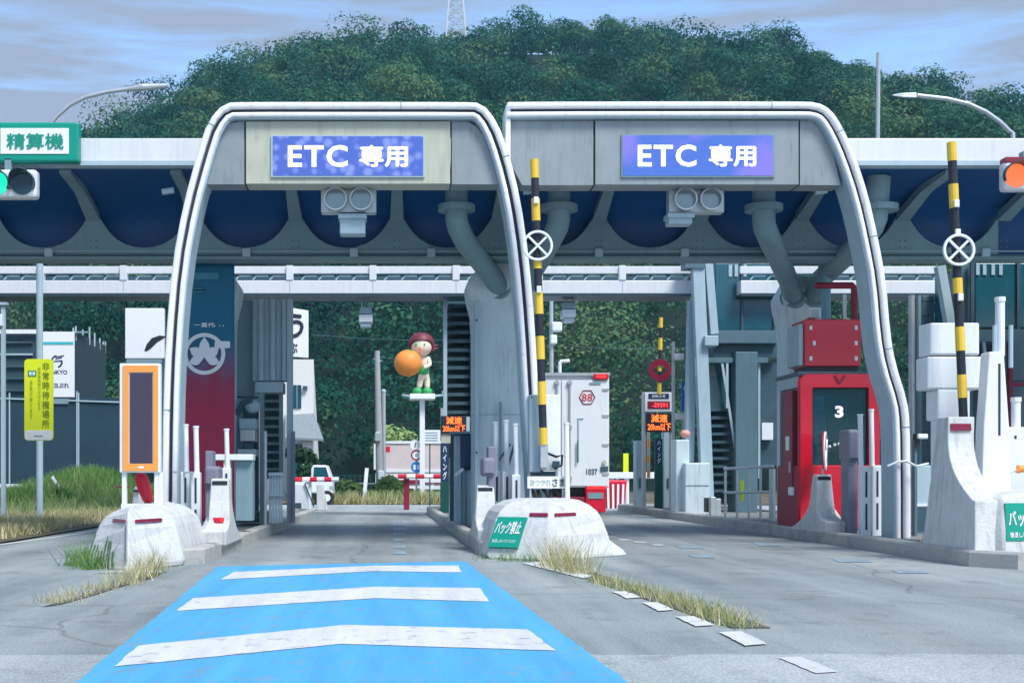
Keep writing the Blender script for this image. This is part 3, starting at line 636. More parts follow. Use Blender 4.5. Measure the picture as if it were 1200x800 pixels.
# rear gantry with cable rack
def gantry(px0, px1, label):
    Y = 33.0; x0, x1 = X(px0,Y), X(px1,Y)
    g = thing('rear_gantry', label, 'gantry', ((x0+x1)/2, Y+.5, Z(345,Y)))
    B().box(x0, x1, Y, Y+1.05, Z(344,Y), Z(328.5,Y)).build('beam', M['fascia'], g, bevel=.02)
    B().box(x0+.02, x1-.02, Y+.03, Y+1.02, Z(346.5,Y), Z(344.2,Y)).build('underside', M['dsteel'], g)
    B().box(x0, x1, Y+.05, Y+.15, Z(320,Y), Z(311.5,Y)).build('rail', M['fascia'], g, bevel=.01)
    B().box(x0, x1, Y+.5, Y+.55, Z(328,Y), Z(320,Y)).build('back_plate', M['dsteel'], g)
    x = X(47, Y)
    while x > x0 + 2.14: x -= 2.145
    while x < x1:
        if x > x0:
            B().box(x-.09, x+.09, Y-.02, Y+.2, Z(328.3,Y), Z(311,Y)).build('post', M['fascia'], g, bevel=.01)
            B().box(x-.012, x+.012, Y-.004, Y+.01, Z(343.5,Y), Z(329,Y)).build('joint', M['lsteel'], g)
        q = x + .3
        while q < min(x+2.0, x1-.1):
            if q > x0: 
                b = B().bar((q,Y+.12,Z(327,Y)), (q+.09,Y+.12,Z(322.5,Y)), .03, .03); b.bar((q+.09,Y+.12,Z(322.5,Y)), (q+.4,Y+.12,Z(322.5,Y)), .035, .03); b.build('cable_bracket', M['lsteel'], g)
            q += .44
        x += 2.145
    return g
gantry(-260, 812, 'long white cable gantry crossing behind the canopy at left and centre')
gantry(868, 1106, 'short white cable gantry behind the right arch, right of the stair tower')

# ---------------------------------------------------------------- gate arches
def sweep(path, o0, o1, y0, y1):
    P = [Vector((a, b)) for a, b in path]; n = len(P); rings = []
    for i, p in enumerate(P):
        d = (P[min(i+1,n-1)] - P[max(i-1,0)]).normalized(); nr = Vector((d.y, -d.x))   # to the right of travel = inside
        a, b = p + nr*o0, p + nr*o1
        rings.append([(a.x,y0,a.y),(b.x,y0,b.y),(b.x,y1,b.y),(a.x,y1,a.y)])
    return B().loft(rings)
def smooth_path(p, it=1):
    for _ in range(it):
        q = [p[0]]
        for a, b in zip(p, p[1:]): q += [(a[0]*.75+b[0]*.25, a[1]*.75+b[1]*.25), (a[0]*.25+b[0]*.75, a[1]*.25+b[1]*.75)]
        p = q + [p[-1]]
    return p
def arch(path_px, Y, label, base, start_cut=False):
    a = thing('gate_arch', label, 'toll gate arch', base)
    path = smooth_path([(X(x,Y), Z(y,Y)) for x, y in path_px])
    sweep(path, 0, .095, Y, Y+.5).build('outer_trim', M['tube'], a, bevel=.035, seg=3)
    sweep(path, .09, .155, Y+.09, Y+.47).build('groove', M['groove'], a)
    sweep(path, .15, .225, Y, Y+.5).build('inner_trim', M['tube'], a, bevel=.03, seg=3)
    sweep(path, .22, .245, Y+.04, Y+.55).build('side_lining', M['lsteel'], a)
    for i in (4, len(path)//3, len(path)//2, 2*len(path)//3, len(path)-6):   # butt joints between trim lengths
        p_, q_ = Vector(path[i]), Vector(path[i+1]); d_ = (q_-p_).normalized(); m_ = (p_+q_)/2
        sweep([tuple(m_-d_*.007), tuple(m_+d_*.007)], -.003, .098, Y-.003, Y+.48).build('trim_joint', M['steel'], a)
    return a
Y1 = 19.0
a1 = arch([(189,640),(189.5,560),(190.5,480),(193.5,400),(201,310),(214,240),(231,178),(243,142),(262,120),(290,119),(400,119),(540,119),(565,120),(583,142),(597,180),(610,232),(620,300),(627,380),(632,470),(638,560),(641,630)], Y1,
          'left white rounded gate arch with a cream sign panel over the blue lane', (-1.2, 19, .2))
zt, zbm = Z(139.5,Y1), Z(213.5,Y1)
B().prism([(X(285,Y1),zt),(X(285,Y1),zbm),(X(234,Y1),zbm),(X(243,Y1),Z(185,Y1)),(X(257,Y1),Z(154,Y1)),(X(268,Y1),Z(142,Y1)),(X(278,Y1),zt)], Y1+.14, Y1+.55).build('side_panel', M['panel'], a1)
B().prism([(X(530,Y1),zt),(X(549,Y1),zt),(X(560,Y1),Z(146,Y1)),(X(568,Y1),Z(158,Y1)),(X(578,Y1),Z(185,Y1)),(X(587,Y1),zbm),(X(530,Y1),zbm)], Y1+.14, Y1+.55).build('side_panel', M['panel'], a1)
sp = B().box(X(287,Y1), X(528,Y1), Y1+.12, Y1+.55, zbm, zt).build('sign_panel', M['cream'], a1, bevel=.01)
B().box(X(317,Y1), X(498,Y1), Y1+.09, Y1+.13, Z(206,Y1), Z(156.5,Y1)).build('display_bezel', M['lsteel'], sp)
ds = B().box(X(319,Y1), X(496,Y1), Y1+.085, Y1+.12, Z(204.3,Y1), Z(158,Y1)).build('display', M['disp1'], a1)
text('ETC', ds, M['sigwhite_lit'], (X(372,Y1), Y1+.08, Z(181.5,Y1)), X(407,Y1)-X(336.5,Y1), Z(169,Y1)-Z(195,Y1), bold=.026)
text('専用', ds, M['sigwhite_lit'], (X(449.5,Y1), Y1+.08, Z(181.5,Y1)), X(478.5,Y1)-X(421,Y1), Z(169,Y1)-Z(195,Y1), bold=.006)
Y2 = 19.35
a2 = arch([(594,119),(700,118.5),(930,118.5),(958,119),(975,128),(989,150),(1003,182),(1018,227),(1029,275),(1039,328),(1044,390),(1050,425),(1064,469),(1067,495),(1068,560),(1068,632)], Y2,
          'right white gate arch with a silver grey sign panel, cut off at its left end', (7.6, 19.35, .2))
zt, zbm = Z(138.5,Y2), Z(214.5,Y2)
B().prism([(X(600,Y2),zt),(X(697,Y2),zt),(X(697,Y2),zbm),(X(613,Y2),zbm),(X(600,Y2),Z(190,Y2))], Y2+.14, Y2+.55).build('side_panel', M['panel'], a2)
B().box(X(593,Y2), X(599,Y2), Y2+.05, Y2+.66, Z(188,Y2), Z(122,Y2)).build('end_trim', M['tube'], a2, bevel=.02)
B().prism([(X(941,Y2),zt),(X(957,Y2),zt),(X(967,Y2),Z(146,Y2)),(X(975,Y2),Z(160,Y2)),(X(982,Y2),Z(185,Y2)),(X(989,Y2),zbm),(X(941,Y2),zbm)], Y2+.14, Y2+.55).build('side_panel', M['panel'], a2)
sp = B().box(X(699,Y2), X(939,Y2), Y2+.12, Y2+.55, zbm, zt).build('sign_panel', M['panel'], a2, bevel=.01)
B().box(X(729.5,Y2), X(910,Y2), Y2+.09, Y2+.13, Z(206,Y2), Z(155.5,Y2)).build('display_bezel', M['steel'], sp)
ds = B().box(X(731,Y2), X(908,Y2), Y2+.085, Y2+.12, Z(204.3,Y2), Z(157,Y2)).build('display', M['disp2'], a2)
text('ETC', ds, M['sigwhite_lit'], (X(783,Y2), Y2+.08, Z(181,Y2)), X(817,Y2)-X(748,Y2), Z(168,Y2)-Z(194,Y2), bold=.026)
text('専用', ds, M['sigwhite_lit'], (X(860,Y2), Y2+.08, Z(181,Y2)), X(888,Y2)-X(832,Y2), Z(168,Y2)-Z(194,Y2), bold=.006)

# dark twin-lamp heads hung under the arches
def twin(px0, px1, py0, py1, bx0, bx1, by0, by1, Y, label):
    x0, x1 = X(px0,Y), X(px1,Y)
    t = thing('lane_signal', label, 'signal head', ((x0+x1)/2, Y+.1, Z(py0,Y)), 'unlit twin lamp heads under the two arches')
    B().box(x0, x1, Y, Y+.22, Z(py1,Y), Z(py0,Y)).build('housing', M['galv'], t, bevel=.02)
    for f in (.27, .73):
        c = (x0+(x1-x0)*f, Y-.05, (Z(py0,Y)+Z(py1,Y))/2)
        l = B().disc(c, .155, .06).build('lens', M['chrome'], t, smooth=True)
        r = B(); r.ring((c[0],c[1]-.1,c[2]), .155, .175, .15); r.build('hood', M['galv'], l)
    b = B().box(X(bx0,Y), X(bx1,Y), Y+.02, Y+.3, Z(by1,Y), Z(by0,Y)).build('camera_box', M['lsteel'], t, bevel=.02)
    B().box(X(bx0,Y)-.02, X(bx1,Y)+.02, Y-.04, Y+.32, Z(by0+5,Y), Z(by0,Y)).build('box_hood', M['lsteel'], b)
    B().box((x0+x1)/2-.5*(x1-x0)*.9, (x0+x1)/2+.5*(x1-x0)*.9, Y+.05, Y+.2, Z(py0,Y), Z(py0-7,Y)).build('bracket', M['dsteel'], t)
    return t
twin(376, 441, 221, 249, 398, 428, 251, 274, 19.5, 'unlit twin lamp head with camera box below, under the left arch')
twin(784, 849, 221, 249, 784, 812, 250, 262, 19.85, 'unlit twin lamp head with small box at its left, under the right arch')

# ---------------------------------------------------------------- signs on the canopy
Y = 19.95
s = thing('lane_sign', 'green framed white sign with three green characters at the left end of the canopy', 'sign', (X(40,Y), Y, Z(190,Y)))
f = B().box(X(-12,Y), X(92,Y), Y, Y+.2, Z(189.5,Y), Z(143,Y)).build('frame', M['green'], s, bevel=.03)
p = B().box(X(0.8,Y), X(80.8,Y), Y-.012, Y+.02, Z(180.5,Y), Z(150.5,Y)).build('panel', M['signwhite'], s)
text('精算機', p, M['green'], (X(41.5,Y), Y-.02, Z(166,Y)), X(75,Y)-X(8,Y), Z(156.5,Y)-Z(175.5,Y), bold=.004)
def signal(px_c, py_c, lens, label, xs, Y, w_half, group='lit traffic signals on the canopy'):
    t = thing('traffic_signal', label, 'traffic signal', (X(px_c,Y), Y, Z(py_c-17,Y)), group)
    B().box(X(xs[0],Y), X(xs[1],Y), Y, Y+.22, Z(py_c+17,Y), Z(py_c-17,Y)).build('housing', M['fascia'], t, bevel=.06, seg=3)
    for px, m in lens:
        c = (X(px,Y), Y-.03, Z(py_c,Y)); l = B().disc(c, .175, .05, r2=.18).build('lens', m, t, smooth=True)
        h = B(); n = 20; vs = []
        for k in range(n+1):
            a = math.pi*(-.15 + 1.3*k/n); d = .2*max(.25, math.sin(max(0,min(math.pi,a))))
            for r_ in (.19,.205): vs += [(c[0]+math.cos(a)*r_, c[1]+.03, c[2]+math.sin(a)*r_), (c[0]+math.cos(a)*r_, c[1]-d, c[2]+math.sin(a)*r_)]
        h.add(vs, [(k*4+a, k*4+b, (k+1)*4+b, (k+1)*4+a) for k in range(n) for a, b in ((0,1),(1,3),(3,2),(2,0))]); h.build('visor', M['dsteel'], l)
    B().box(X(px_c,Y)-.05, X(px_c,Y)+.05, Y+.05, Y+.2, Z(py_c-16,Y), Z(py_c-30,Y)).build('hanger', M['steel'], t)
    return t
M['lens_off'] = mat('unlit_lens', (.01,.05,.07), .12, var=.2)
signal(8, 215, [(-4, M['sig_green']), (26, M['lens_off'])], 'traffic signal showing green beneath the green framed sign', (-26,43), 19.9, 30)
t = signal(1205, 206, [(1190.5, M['sig_red']), (1222, M['lens_off'])], 'traffic signal showing red at the right end of the canopy', (1177,1240), 19.9, 30)
b = B().box(X(1179,19.9), X(1240,19.9), 19.9, 20.1, Z(190,19.9), Z(184,19.9)).build('top_box', M['dred'], t)

# ---------------------------------------------------------------- concrete noses
def nose(name, label, A, Bp, C, D, Ep, h, group):
    """A left back, B left front, C ridge, D right front, E right back (x, y); returns thing and facet functions"""
    cx = (Bp[0]+D[0])/2; yb_ = max(A[1], Ep[1])
    t = thing(name, label, 'concrete nose', (cx, C[1]+1, 0), group)
    lv = [(0,-.03),(.06,0),(.3,.07),(.48,.14),(.58,.20),(.66,.30),(.715,.44),(.745,.66)]; sc = h/.745
    def pt(p, z):
        zz = z/sc; ins = np.interp(zz, [l[0] for l in lv], [l[1] for l in lv])
        fx = 1 if p is not C else .25; dx = math.copysign(min(ins*.9*fx, abs(cx-p[0])*.9), cx-p[0]); dy = ins*1.1 if p in (Bp, C, D) else 0
        return Vector((p[0]+dx, min(p[1]+dy, yb_-.02) if p in (Bp,C,D) else p[1], z))
    rings = []
    for l in lv: rings.append([pt(q, l[0]*sc) for q in (A,Bp,C,D,Ep)])
    B().loft(rings).build('body', M['concrete'], t, bevel=.02, seg=2)
    def left(s_, z): return pt(Bp,z).lerp(pt(C,z), s_)
    def right(s_, z): return pt(C,z).lerp(pt(D,z), s_)
    return t, left, right
def plate(fn, s0, s1, z0, z1, off=.012, th=.02, skew=0):
    p = [fn(s0+skew,z0), fn(s1+skew,z0), fn(s1,z1), fn(s0,z1)]; u = (p[1]-p[0]); v = (p[3]-p[0]); n_ = u.cross(v).normalized()
    if n_.y > 0: n_ = -n_
    q = [a + n_*(off+th) for a in p]; b = [a - n_*.02 for a in p]
    return B().loft([b, q]), q, u.normalized(), v.normalized(), n_
n1, n1l, n1r = nose('island_nose', 'blunt white concrete nose with green stains under the orange framed board', (-3.55,18.0), (-3.72,15.5), (-3.05,14.75), (-2.56,15.7), (-2.52,17.6), .74, 'concrete noses at the island ends')
plate(n1l, .45, .92, .54, .575, .012, .008)[0].build('reflector', M['refl'], n1)
plate(n1r, .15, .72, .54, .575, .012, .008)[0].build('reflector', M['refl'], n1)
M['moss'] = mat('moss_stain', (.09,.17,.1), .9, var=.6, scale=14)
mossb = B()
for k in range(9):
    s0 = .04 + k*.075 + random.uniform(-.015,.015); w0 = random.uniform(.02,.05); zt_ = random.uniform(.14,.36)
    for z_ in np.arange(.02, zt_, .06): mossb_ = plate(n1l, s0+random.uniform(-.008,.008), s0+w0*random.uniform(.5,1.1), z_, z_+.06, .012, .003)[0]; mossb.add(mossb_.v, mossb_.f)
mossb.build('moss_streaks', M['moss'], n1)
plate(n1l, .95, .975, .1, .52, .014, .004)[0].build('crack', M['slab'], n1)
n2, n2l, n2r = nose('island_nose', 'blunt white concrete nose with a green sign, in front of the striped pole', (1.2,18.4), (1.25,16.95), (2.02,16.55), (3.0,17.4), (3.1,18.6), .78, 'concrete noses at the island ends')
plate(n2l, .62, .96, .56, .6, .012, .008)[0].build('reflector', M['refl'], n2)
plate(n2r, .08, .5, .56, .6, .012, .008)[0].build('reflector', M['refl'], n2)
_, q, u, v, n_ = plate(n2l, .04, .55, .17, .5, .0, .03)
c = (q[0]+q[1]+q[2]+q[3])/4 + n_*.025; v = n_.cross(u); v = v if v.z > 0 else -v; v = (v + u*.16)
gs = B().loft([[c + u*a_*.205 + v*b_*.215 + n_*e for a_, b_ in ((-1,-1),(1,-1),(1,1),(-1,1))] for e in (-.06, .0)]).build('sign_plate', M['green'], n2)
text('バック禁止', gs, M['signwhite'], c + v*.06 + n_*.006, .36, .19, u, v, bold=.005)
text('後退しないでください', gs, M['signwhite'], c - v*.13 + n_*.006, .34, .05, u, v, bold=.002)
# spread foot of the nose at right
B().loft([[(2.75,17.3,.0),(3.25,17.7,.0),(3.3,18.5,0),(2.8,18.5,0)], [(2.75,17.35,.08),(3.2,17.75,.07),(3.25,18.45,.07),(2.8,18.45,.1)], [(2.72,17.7,.3),(2.92,17.9,.28),(2.95,18.3,.28),(2.75,18.4,.3)]]).build('foot', M['concrete'], n2, bevel=.03)

# tall nose of the right island: lane wall with a concave scoop plus low prow
n3 = thing('island_nose', 'tall white concrete nose with a scooped front, at the right edge of the lanes', 'concrete nose', (8.0, 16.5, 0), 'concrete noses at the island ends')
def scoop(y0, zl, y1, zh, n=10): return [(y1 - (y1-y0)*math.cos(math.pi/2*k/n), zh - (zh-zl)*math.sin(math.pi/2*k/n)) for k in range(n+1)]
zs, zh_ = .80, 1.86
arc = [(16.0+1.0*(1-math.cos(a)) , zs + (zh_-zs)*(1-math.sin(a))**1.0) for a in [math.pi/2*k/12 for k in range(13)]]
sc_ = [(17.02, 1.86)] + [(17.0 - .95*(k/12)**2.4, 1.84 - 1.02*(k/12)**.8) for k in range(1, 13)]
sc_ = [(16.55, 1.86)] + [(16.53 - .85*(k/14)**2.2, 1.83 - 1.02*(k/14)**.8) for k in range(1, 15)]
prof3 = [(17.05,0),(17.0,.5),(16.93,1.2),(16.9,1.86)] + sc_ + [(15.6,.79),(15.53,.4),(15.45,0)]
def side(y, z, in_): return (7.03 + max(0, z)*.085 + in_, y, z)
B().loft([[side(y,z,0) for y,z in prof3], [side(y,z,.34) for y,z in prof3]]).build('wall', M['concrete'], n3, bevel=.015)
B().loft([[(7.27,15.46,0),(7.34,15.36,0),(9.7,15.75,0),(9.7,16.9,0),(7.27,16.9,0)], [(7.30,15.55,.42),(7.38,15.45,.45),(9.65,15.84,.5),(9.6,16.9,.5),(7.30,16.9,.42)],
          [(7.345,15.64,.78),(7.42,15.55,.82),(9.6,15.94,1.02),(9.5,16.9,1.0),(7.345,16.9,.78)], [(7.36,15.74,.83),(7.46,15.66,.87),(9.55,16.05,1.07),(9.45,16.9,1.05),(7.36,16.9,.83)]]).build('prow', M['concrete'], n3, bevel=.03, seg=3, smooth=True)
rx = side(16.5,1.7,.03)[0]
B().loft([[(rx,16.5,1.68),(rx+.26,16.5,1.68),(rx+.26,16.56,1.68),(rx,16.56,1.68)],[(rx,16.515,1.77),(rx+.26,16.515,1.77),(rx+.26,16.56,1.77),(rx,16.56,1.77)]]).build('reflector', M['refl'], n3)
d3 = Vector((2.36,.39,0)).normalized(); up = Vector((0,.21,1)).normalized(); nn3 = d3.cross(up); nn3 = nn3 if nn3.y < 0 else -nn3
q0 = Vector((7.345,15.36,0)) + d3*.05 + up*.32
gs = B().loft([[q0 + d3*a + up*b + nn3*e for a, b in ((0,.0),(.62,.0),(.64,.46),(.03,.46))] for e in (-.04,.018)]).build('sign_plate', M['green'], n3)
cc = q0 + d3*.33 + up*.27 + nn3*.022
text('バック禁止', gs, M['signwhite'], cc, .56, .2, d3, up, bold=.006)
text('後退しないでください', gs, M['signwhite'], cc - up*.2, .56, .07, d3, up, bold=.004)

# ---------------------------------------------------------------- concrete lane guards (three)
def guard(x, y, sgn, label, hgt=1.0, s=1.0):
    """upright slab on a spreading foot, lane side at x, body on the sgn side"""
    t = thing('lane_guard', label, 'concrete guard', (x+sgn*.15, y, .15), 'concrete guards on the islands')
    z0 = .14; f = lambda k: k/8
    prof = [(y-.42*s,z0),(y-.44*s,z0+.2),(y-.40*s,z0+.22)] + [(y-.40*s+.36*s*math.sin(math.pi/2*f(k)), z0+.22+.16*(1-math.cos(math.pi/2*f(k)))) for k in range(1,9)] + \
           [(y+.02*s,z0+.6),(y+.09*s,z0+hgt),(y+.3*s,z0+hgt)] + [(y+.36*s+.9*s*(f(k))**2.2, z0+hgt-.25-(hgt-.33)*(f(k))**.75) for k in range(0,9)] + [(y+1.7*s,z0)]
    rings = []
    for e, tp in ((0,0),(.3*sgn,0)):
        rings.append([(x+e + (sgn*(.06 if e == 0 else -.03)*max(0,(q[1]-z0-.35)/hgt)) + sgn*(0 if e == 0 else .16*max(0,1-(q[1]-z0)/.32)), q[0], q[1]) for q in prof])
    B().loft(rings).build('body', M['concrete'], t, bevel=.02)
    B().box(x+sgn*.05, x+sgn*.26, y+.06*s, y+.1*s, z0+hgt-.09, z0+hgt-.035).build('reflector', M['black'], t)
    return t
guard(-2.27, 17.9, -1, 'white concrete guard with curved foot on the left island beside the banner', .92)
guard(1.2, 18.6, 1, 'white concrete guard with curved foot left of the green signed nose', .82, 1.2)
guard(7.02, 21.2, 1, 'white concrete guard with curved foot in front of the red booth', .98)

# ---------------------------------------------------------------- slotted sensor posts with white rods
def sensor(px, Y, ytop, yslot, ybot, label, w_=.13, ro=0):
    x = X(px,Y); zb_ = .14
    t = thing('sensor_post', label, 'sensor post', (x, Y, zb_), 'white slotted sensor posts with rods')
    zs_ = Z(yslot,Y)
    b = B().box(x-w_/2, x+w_/2, Y, Y+.16, zb_, zs_).build('housing', M['white'], t, bevel=.015)
    for k in (0,1):
        z0, z1 = zb_ + (zs_-zb_)*(.1+.46*k), zb_ + (zs_-zb_)*(.47+.45*k)
        B().box(x-.012, x+.018, Y-.006, Y+.02, z0, z1).build('slot', M['groove'], b)
    x += ro; r = B().tube([(x+.01,Y+.08,zs_-.02),(x-.005,Y+.08,Z(ytop,Y))], .038, 10).build('rod', M['white'], t, smooth=True)
    B().tube([(x-.005,Y+.08,Z(ytop,Y)),(x-.005,Y+.08,Z(ytop,Y)+.03)], .045, 10).build('cap', M['white'], r)
    return t
sensor(1015, 20.1, 487, 546, 628, 'white slotted sensor post with rod, the left one of the pair beside the red booth', .15, -.06)
sensor(1028, 20.2, 481, 545, 628, 'white slotted sensor post with rod, the right one of the pair beside the red booth', .15, -.06)
sensor(217, 18.6, 499, 553, 612, 'white slotted sensor post with rod before the banner, left one of the pair')
sensor(229, 18.4, 501, 553, 614, 'white slotted sensor post with rod before the banner, right one of the pair')
sensor(265, 19.6, 504, 548, 600, 'white sensor post with rod between the banner and the toll machine')
sensor(582, 19.5, 496, 552, 615, 'white slotted sensor post with rod on the middle island, leftmost of three')
sensor(594, 19.2, 494, 552, 615, 'white slotted sensor post with rod on the middle island, middle one of three')
sensor(605, 18.9, 498, 556, 615, 'white slotted sensor post with rod on the middle island, beside the grey control box')
sensor(665, 18.3, 497, 590, 610, 'tall white rod on a low post at the right end of the middle nose')
# tall white beacon posts on the right island
for (px, Y, yt, ym, lab) in [(1168,16.9,352,412,'tall tapering white post with rod on the right island, right of the white boxes'), (1187,17.4,470,500,'lower white rod post at the far right edge of the photo')]:
    x = X(px,Y); t = thing('beacon_post', lab, 'post', (x,Y,.14))
    r = lambda h, z: [(x-h,Y,z),(x+h,Y,z),(x+h,Y+.25,z),(x-h,Y+.25,z)]
    hb = B().loft([r(.22,.14), r(.17,Z(500,Y)), r(.10,Z(ym,Y))]).build('housing', M['white'], t, bevel=.02)
    B().box(x+.02, x+.05, Y-.005, Y+.03, Z(510,Y), Z(ym+14,Y)).build('slot', M['groove'], hb)
    B().tube([(x+.1,Y+.12,Z(ym+4,Y)),(x+.1,Y+.12,Z(yt,Y))], .06, 10).build('rod', M['white'], t, smooth=True)
    B().tube([(x+.1,Y+.12,Z(yt,Y)),(x+.1,Y+.12,Z(yt,Y)+.06)], .07, 10).build('cap', M['white'], t)
    B().tube([(x+.02,Y+.1,Z(430,Y)),(x+.02,Y+.1,Z(380,Y))], .03, 8).build('side_rod', M['lsteel'], t)

# purple grey machines
def machine(px0, px1, y0, y1, hx0, hx1, hy0, hy1, Y, label):
    x0, x1 = X(px0,Y), X(px1,Y)
    t = thing('card_reader', label, 'roadside machine', ((x0+x1)/2, Y, .14), 'purple grey roadside machines')
    B().box(x0, x1, Y, Y+.35, .14, Z(y0,Y)).build('post', M['purple'], t, bevel=.015)
    h = B().box(X(hx0,Y), X(hx1,Y), Y-.06, Y+.42, Z(hy1,Y), Z(hy0,Y)).build('head', M['purple'], t, bevel=.05, seg=3)
    B().box(X(hx0,Y)+.03, X(hx1,Y)-.03, Y-.067, Y-.05, Z(hy1,Y)+.03, Z(hy1,Y)+.05).build('seam', M['groove'], h)
    return t
machine(240.5, 249, 528, 612, 240, 257, 546, 570, 18.9, 'purple grey machine on a post in front of the red banner')
machine(572, 581, 523, 620, 565, 580, 536, 558, 18.7, 'purple grey machine on a post behind the middle concrete guard')
machine(994, 1005, 503, 628, 993, 1006, 503, 540, 20.6, 'purple grey machine on a post right of the red booth front')
# ---------------------------------------------------------------- striped barrier arms standing upright
def striped(p0, p1, r, segs, label, ring=None, base=None, clips=()):
    """p1 top, p0 bottom; segs: list of (t0,t1,'y'|'k') from the top"""
    p0, p1 = Vector(p0), Vector(p1); t = thing('striped_barrier', label, 'barrier arm', p0, 'raised yellow and black barrier arms')
    yb_, kb = MB(), MB()
    for a, b, c in segs:
        q = (yb_ if c == 'y' else kb); q.tube([p1.lerp(p0, a), p1.lerp(p0, b)], r*(1.0 if c == 'y' else .92), 12)
    multi('arm', [(yb_, M['yellow']), (kb, M['black'])], t)
    for c in clips:
        p = p1.lerp(p0, c); B().box(p.x-.035, p.x+.035, p.y-r-.03, p.y-r+.01, p.z-.05, p.z+.05).build('clip', M['white'], t, bevel=.01)
    if ring:
        k, R_ = ring; c = p1.lerp(p0, k) + Vector((0,-r-.04,0))
        w_ = B().ring(c, R_-.035, R_, .04).build('stop_disc_rim', M['white'], t, bevel=.006)
        for s_ in (-1, 1):
            d = Vector((math.cos(R(45))*s_, 0, math.sin(R(45))))*(R_-.03)
            B().bar(c-d+Vector((0,.02,0)), c+d+Vector((0,.02+.004*s_,0)), .03, .03).build('cross_bar', M['white'], w_)
    return t
def pseg(py0, py1, lst): # photo rows to fractions
    return [((a-py0)/(py1-py0), (b-py0)/(py1-py0), c) for a, b, c in lst]
Y = 18.6
striped(W(637,521,Y), W(626,187,Y), .062, pseg(187,521,[(187,209,'y'),(209,233,'k'),(233,259,'y'),(259,306,'k'),(306,315,'y'),(315,342,'k'),(342,368,'y'),(368,394,'k'),(394,421,'y'),(421,447,'k'),(447,474,'y'),(474,501,'k'),(501,521,'y')]),
        'raised yellow and black barrier arm with a crossed ring, above the grey control box', ring=((289-187)/334, .22), clips=((236-187)/334, (340-187)/334))
Y = 17.2
striped(W(1129,489,Y), W(1115,167,Y), .062, pseg(167,489,[(167,189,'y'),(189,216,'k'),(216,244,'y'),(244,326,'k'),(326,344,'y'),(344,383,'k'),(383,411,'y'),(411,439,'k'),(439,466,'y'),(466,489,'k')]),
        'raised striped barrier arm with a crossed ring, in front of the stacked white boxes', ring=((294-167)/322, .215), clips=((240-167)/322, (349-167)/322, (274-167)/322))
Y = 37.6
t = striped(W(772.5,462,Y), W(774.5,372,Y), .06, pseg(372,462,[(372,384,'y'),(384,396,'k'),(396,410,'y'),(410,422,'k'),(422,435,'y'),(435,448,'k'),(448,462,'y')]),
        'distant yellow and black barrier arm with a red ring, above the red lit sign')
c = W(773.5,433.5,37.5); rr_ = B().ring(c, .15, .33, .03, 24).build('red_disc', M['refl'], t)
B().disc((c.x-.13,c.y-.01,c.z),.06,.03).build('lamp', M['black'], t); B().disc((c.x+.13,c.y-.01,c.z),.06,.03).build('lamp', M['black'], t)

# grey control box carrying the middle arm
Y = 18.7
t = thing('control_box', 'grey upright control box with motor and cables behind the middle nose', 'control box', (X(640,Y),Y,.2))
b = B().box(X(621,Y), X(634,Y), Y+.05, Y+.5, Z(553,Y), Z(462,Y)).build('cabinet', M['lsteel'], t, bevel=.012)
b = B().box(X(634.5,Y), X(657,Y), Y+.02, Y+.45, Z(551,Y), Z(462,Y)).build('cabinet', M['white'], t, bevel=.015)
B().box(X(632,Y), X(641,Y), Y-.14, Y+.02, Z(548,Y), Z(519,Y)).build('arm_socket', M['galv'], t, bevel=.01)
B().box(X(624,Y), X(652,Y), Y+.1, Y+.4, Z(559,Y), Z(552,Y)).build('foot_plate', M['dsteel'], t)
B().box(X(627,Y), X(648,Y), Y+.15, Y+.35, .14, Z(558,Y)).build('pedestal', M['steel'], t)
B().tube([W(642,531,Y-.05), W(652,535,Y-.1), W(659,533,Y-.1), W(658,545,Y-.08), W(650,549,Y-.02)], .018, 8).build('cable', M['rubber'], t, smooth=True)
B().box(X(647,Y), X(655,Y), Y-.12, Y+.0, Z(548,Y), Z(540,Y)).build('motor', M['dsteel'], t, bevel=.01)
for px in (623, 632): B().disc(W(px,465,Y+.04), .015, .02, 8).build('bolt', M['dsteel'], b)
# board with greeting
Y = 18.45
t = thing('greeting_board', 'small white board with black hiragana on the middle nose', 'sign', (X(640,Y),Y,.74))
p = B().box(X(618,Y), X(664,Y), Y, Y+.03, Z(572,Y), Z(558,Y)).build('board', M['signwhite'], t, bevel=.006)
M['fadedink'] = mat('faded_ink', (.42,.5,.45), .6)
text('おつかれ', p, M['fadedink'], (X(633.5,Y),Y-.004,Z(565,Y)), X(646,Y)-X(621,Y), .10, bold=.02)
text('さま', p, M['ink'], (X(654.5,Y),Y-.004,Z(565,Y)), X(662,Y)-X(647,Y), .12, bold=.03)
for px in (622, 660): B().box(X(px,Y)-.012, X(px,Y)+.012, Y+.03, Y+.055, .6, Z(560,Y)).build('stake', M['galv'], t)
# jumble of black cables and feet below the board
t = thing('cable_bundle', 'dark cables and brackets between the nose and the greeting board', 'cables', (X(640,18.6),18.6,.62))
for k, (a, b_) in enumerate([((622,573),(628,590)),((630,574),(632,592)),((636,572),(642,588)),((645,574),(640,590)),((650,573),(655,588))]):
    B().tube([W(a[0],a[1],18.55), W((a[0]+b_[0])/2+3,(a[1]+b_[1])/2,18.5), W(b_[0],b_[1],18.55)], .03, 8).build('cable', M['rubber'], t, smooth=True)

